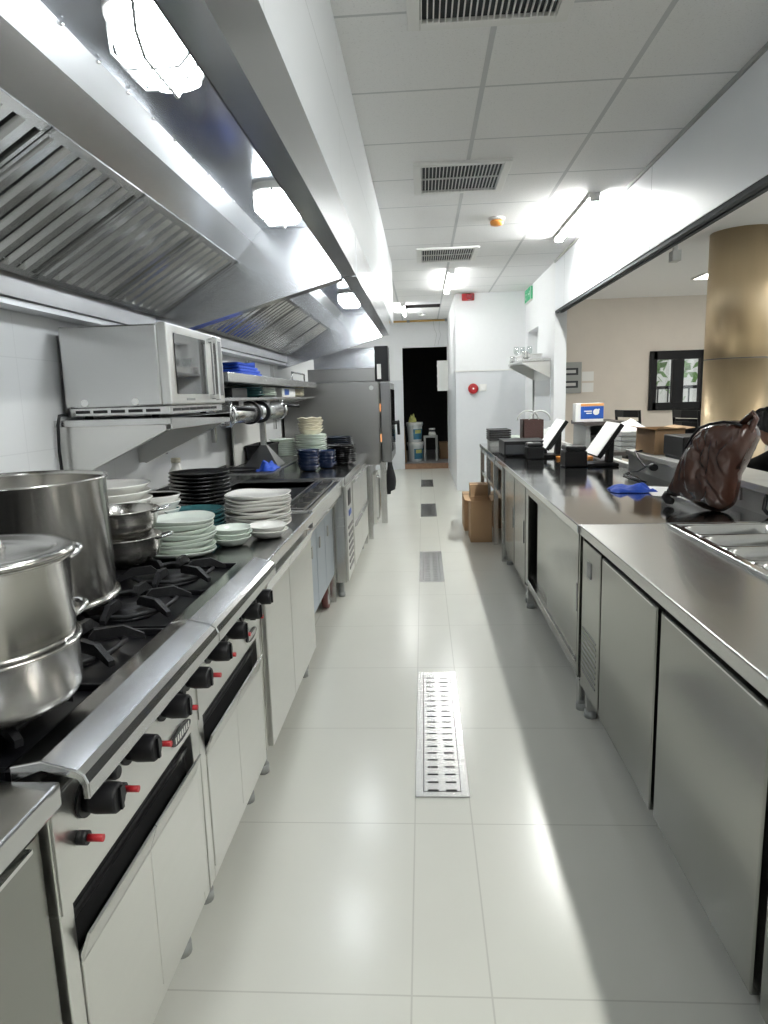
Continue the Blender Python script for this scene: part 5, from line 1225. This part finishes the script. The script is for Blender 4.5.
# shirt follows the torso
SI = [0,1,2,3,7,8,10,11]
SP = [P_[k] for k in SI]+[Vector(P_[8]).lerp(Vector(P_[9]),.8), Vector(P_[11]).lerp(Vector(P_[12]),.8), Vector(P_[3]).lerp(Vector(P_[4]),.55)]
skin('shirt', SP, [(0,1),(1,2),(2,3),(3,4),(4,5),(3,6),(6,7),(5,8),(7,9),(3,10)], [.165,.158,.17,.12,.085,.066,.085,.066,.05,.05,.08], M['black_soft'], t)
skin('trousers', [P_[0],P_[13],P_[14],(PX+.06,PY+.12,.14),P_[17],P_[18],(PX+.06,PY-.12,.14)], [(0,1),(1,2),(2,3),(0,4),(4,5),(5,6)], [.145,.10,.075,.06,.10,.075,.06], M['duct'], t)
b = MB()
def hairf(u, v):
    a = 2*math.pi*u; front = .5*(1-math.cos(a))            # a = pi looks forward (-x)
    e = math.pi*(.02+v*(.74-.40*front**2)); d = Vector((math.sin(e)*math.cos(a), math.sin(e)*math.sin(a), math.cos(e)))
    d = Matrix.Rotation(math.radians(-14), 3, 'Y') @ d
    r = .104*(1+.035*math.sin(29*a+4*e)+.025*math.sin(47*a-6*e)+.02*math.sin(9*e+5*a)); return Vector((hx+.015+d.x*r*1.12, PY+d.y*r*.93, hz+.012+d.z*r*1.05))
b.grid(hairf, 120, 30); hr = b.build('hair', M['hair'], t)
s = hr.modifiers.new('s', 'SOLIDIFY'); s.thickness = .010
b = MB(); b.tube([(hx-.045,PY,hz-.015),(hx-.073,PY,hz-.045),(hx-.052,PY,hz-.055)], [.010,.013,.008], 10); b.build('nose', M['skin'], t)
for sg in (-1, 1):
    b = MB(); b.tube([(hx+.02,PY+sg*.083,hz-.01),(hx+.03,PY+sg*.094,hz-.02),(hx+.01,PY+sg*.086,hz-.05)], [.012,.014,.008], 10); b.build('ear', M['skin'], t)
    b = MB(); b.tube([(hx-.056,PY+sg*.032,hz+.0),(hx-.064,PY+sg*.032,hz-.003)], .010, 10); b.build('eye', M['black'], t)
b = MB(); b.tube([(hx-.048,PY-.022,hz-.072),(hx-.056,PY,hz-.074),(hx-.048,PY+.022,hz-.072)], .005, 8); b.build('mouth', mat('lips', (.35,.12,.11), .5), t)
t = thing('dining_table', 'small dining table in front of the person in black', 'table', (PX-.1, PY, 0))
b = MB(); b.box(PX-.34, PX+.16, PY-.5, PY+.5, .715, .74); b.build('top', M['wood'], t, bevel=.004)
for x in (PX-.30, PX+.12):
    for y in (PY-.46, PY+.46):
        b = MB(); b.box(x-.02, x+.02, y-.02, y+.02, 0, .715); b.build('leg', M['wood'], t)
t = thing('stool', 'low stool the person in black sits on', 'stool', (PX+.5, PY, 0))
b = MB(); b.lathe([(0,.36),(.18,.36),(.18,.385),(0,.385)], (PX+.48,PY,0), 28); b.build('seat', M['wood'], t)
for k in range(4):
    a = .785+k*1.571; b = MB(); b.tube([(PX+.48+.17*math.cos(a),PY+.17*math.sin(a),0),(PX+.48+.12*math.cos(a),PY+.12*math.sin(a),.36)], .014, 8); b.build('leg', M['wood'], t)
# dining room ceiling panels: added fill lights, out of view
for i, (x, y) in enumerate(((3.2, 1.5), (3.2, 7.4), (5.2, 1.5), (5.2, 4.6))):
    t = thing('fill_panel', ['added square fill light in the dining room near the hatch', 'added square fill light in the dining room before the black window', 'added square fill light in the dining room by the near glazing', 'added square fill light in the dining room centre'][i], 'ceiling light', (x, y, DC))
    b = MB(); b.frame(x-.3, x+.3, y-.3, y+.3, DC-.02, DC, .02); b.build('frame', M['white_gloss'], t)
    b = MB(); b.box(x-.28, x+.28, y-.28, y+.28, DC-.016, DC-.004); b.build('diffuser', FILL_PANEL, t)

# ---------------------------------------------------------------- sky and camera
w = bpy.data.worlds.new('World'); SC.world = w; w.use_nodes = True
bg = w.node_tree.nodes['Background']; bg.inputs['Color'].default_value = (.92, .96, 1.0, 1); bg.inputs['Strength'].default_value = 1.3
pl = bpy.data.lights.new('facade_portal', 'AREA'); pl.shape = 'RECTANGLE'; pl.size = 10.2; pl.size_y = 2.1
po = bpy.data.objects.new('facade_portal', pl); COL.objects.link(po); po.location = (7.2, 3.1, 1.3); po.rotation_euler = (0, math.pi/2, 0)
po.rotation_euler = Vector((-1, 0, 0)).to_track_quat('-Z', 'Z').to_euler()
pl.cycles.is_portal = True
cam = bpy.data.cameras.new('Camera'); co = bpy.data.objects.new('Camera', cam); COL.objects.link(co)
r0 = Vector((CAMR[0])); r1 = Vector((CAMR[1])); r2 = Vector((CAMR[2]))
mw = Matrix((( r0.x, -r1.x, -r2.x, 0), (r0.y, -r1.y, -r2.y, 0), (r0.z, -r1.z, -r2.z, 1.293), (0,0,0,1)))
co.matrix_world = mw
cam.sensor_fit = 'VERTICAL'; cam.sensor_height = 36; cam.lens = 670/1024*36; cam.clip_start = .02; cam.clip_end = 200
SC.camera = co
SC.view_settings.view_transform = 'Standard'; SC.view_settings.look = 'None'
SC.view_settings.gamma = 1; SC.view_settings.use_curve_mapping = False
SC.view_settings.exposure = EXPOSURE
SC.cycles.max_bounces = 10; SC.cycles.diffuse_bounces = 5; SC.cycles.glossy_bounces = 5; SC.cycles.transparent_max_bounces = 8
SC.cycles.sample_clamp_indirect = 6; SC.cycles.caustics_reflective = False; SC.cycles.caustics_refractive = False
SC.cycles.use_denoising = True
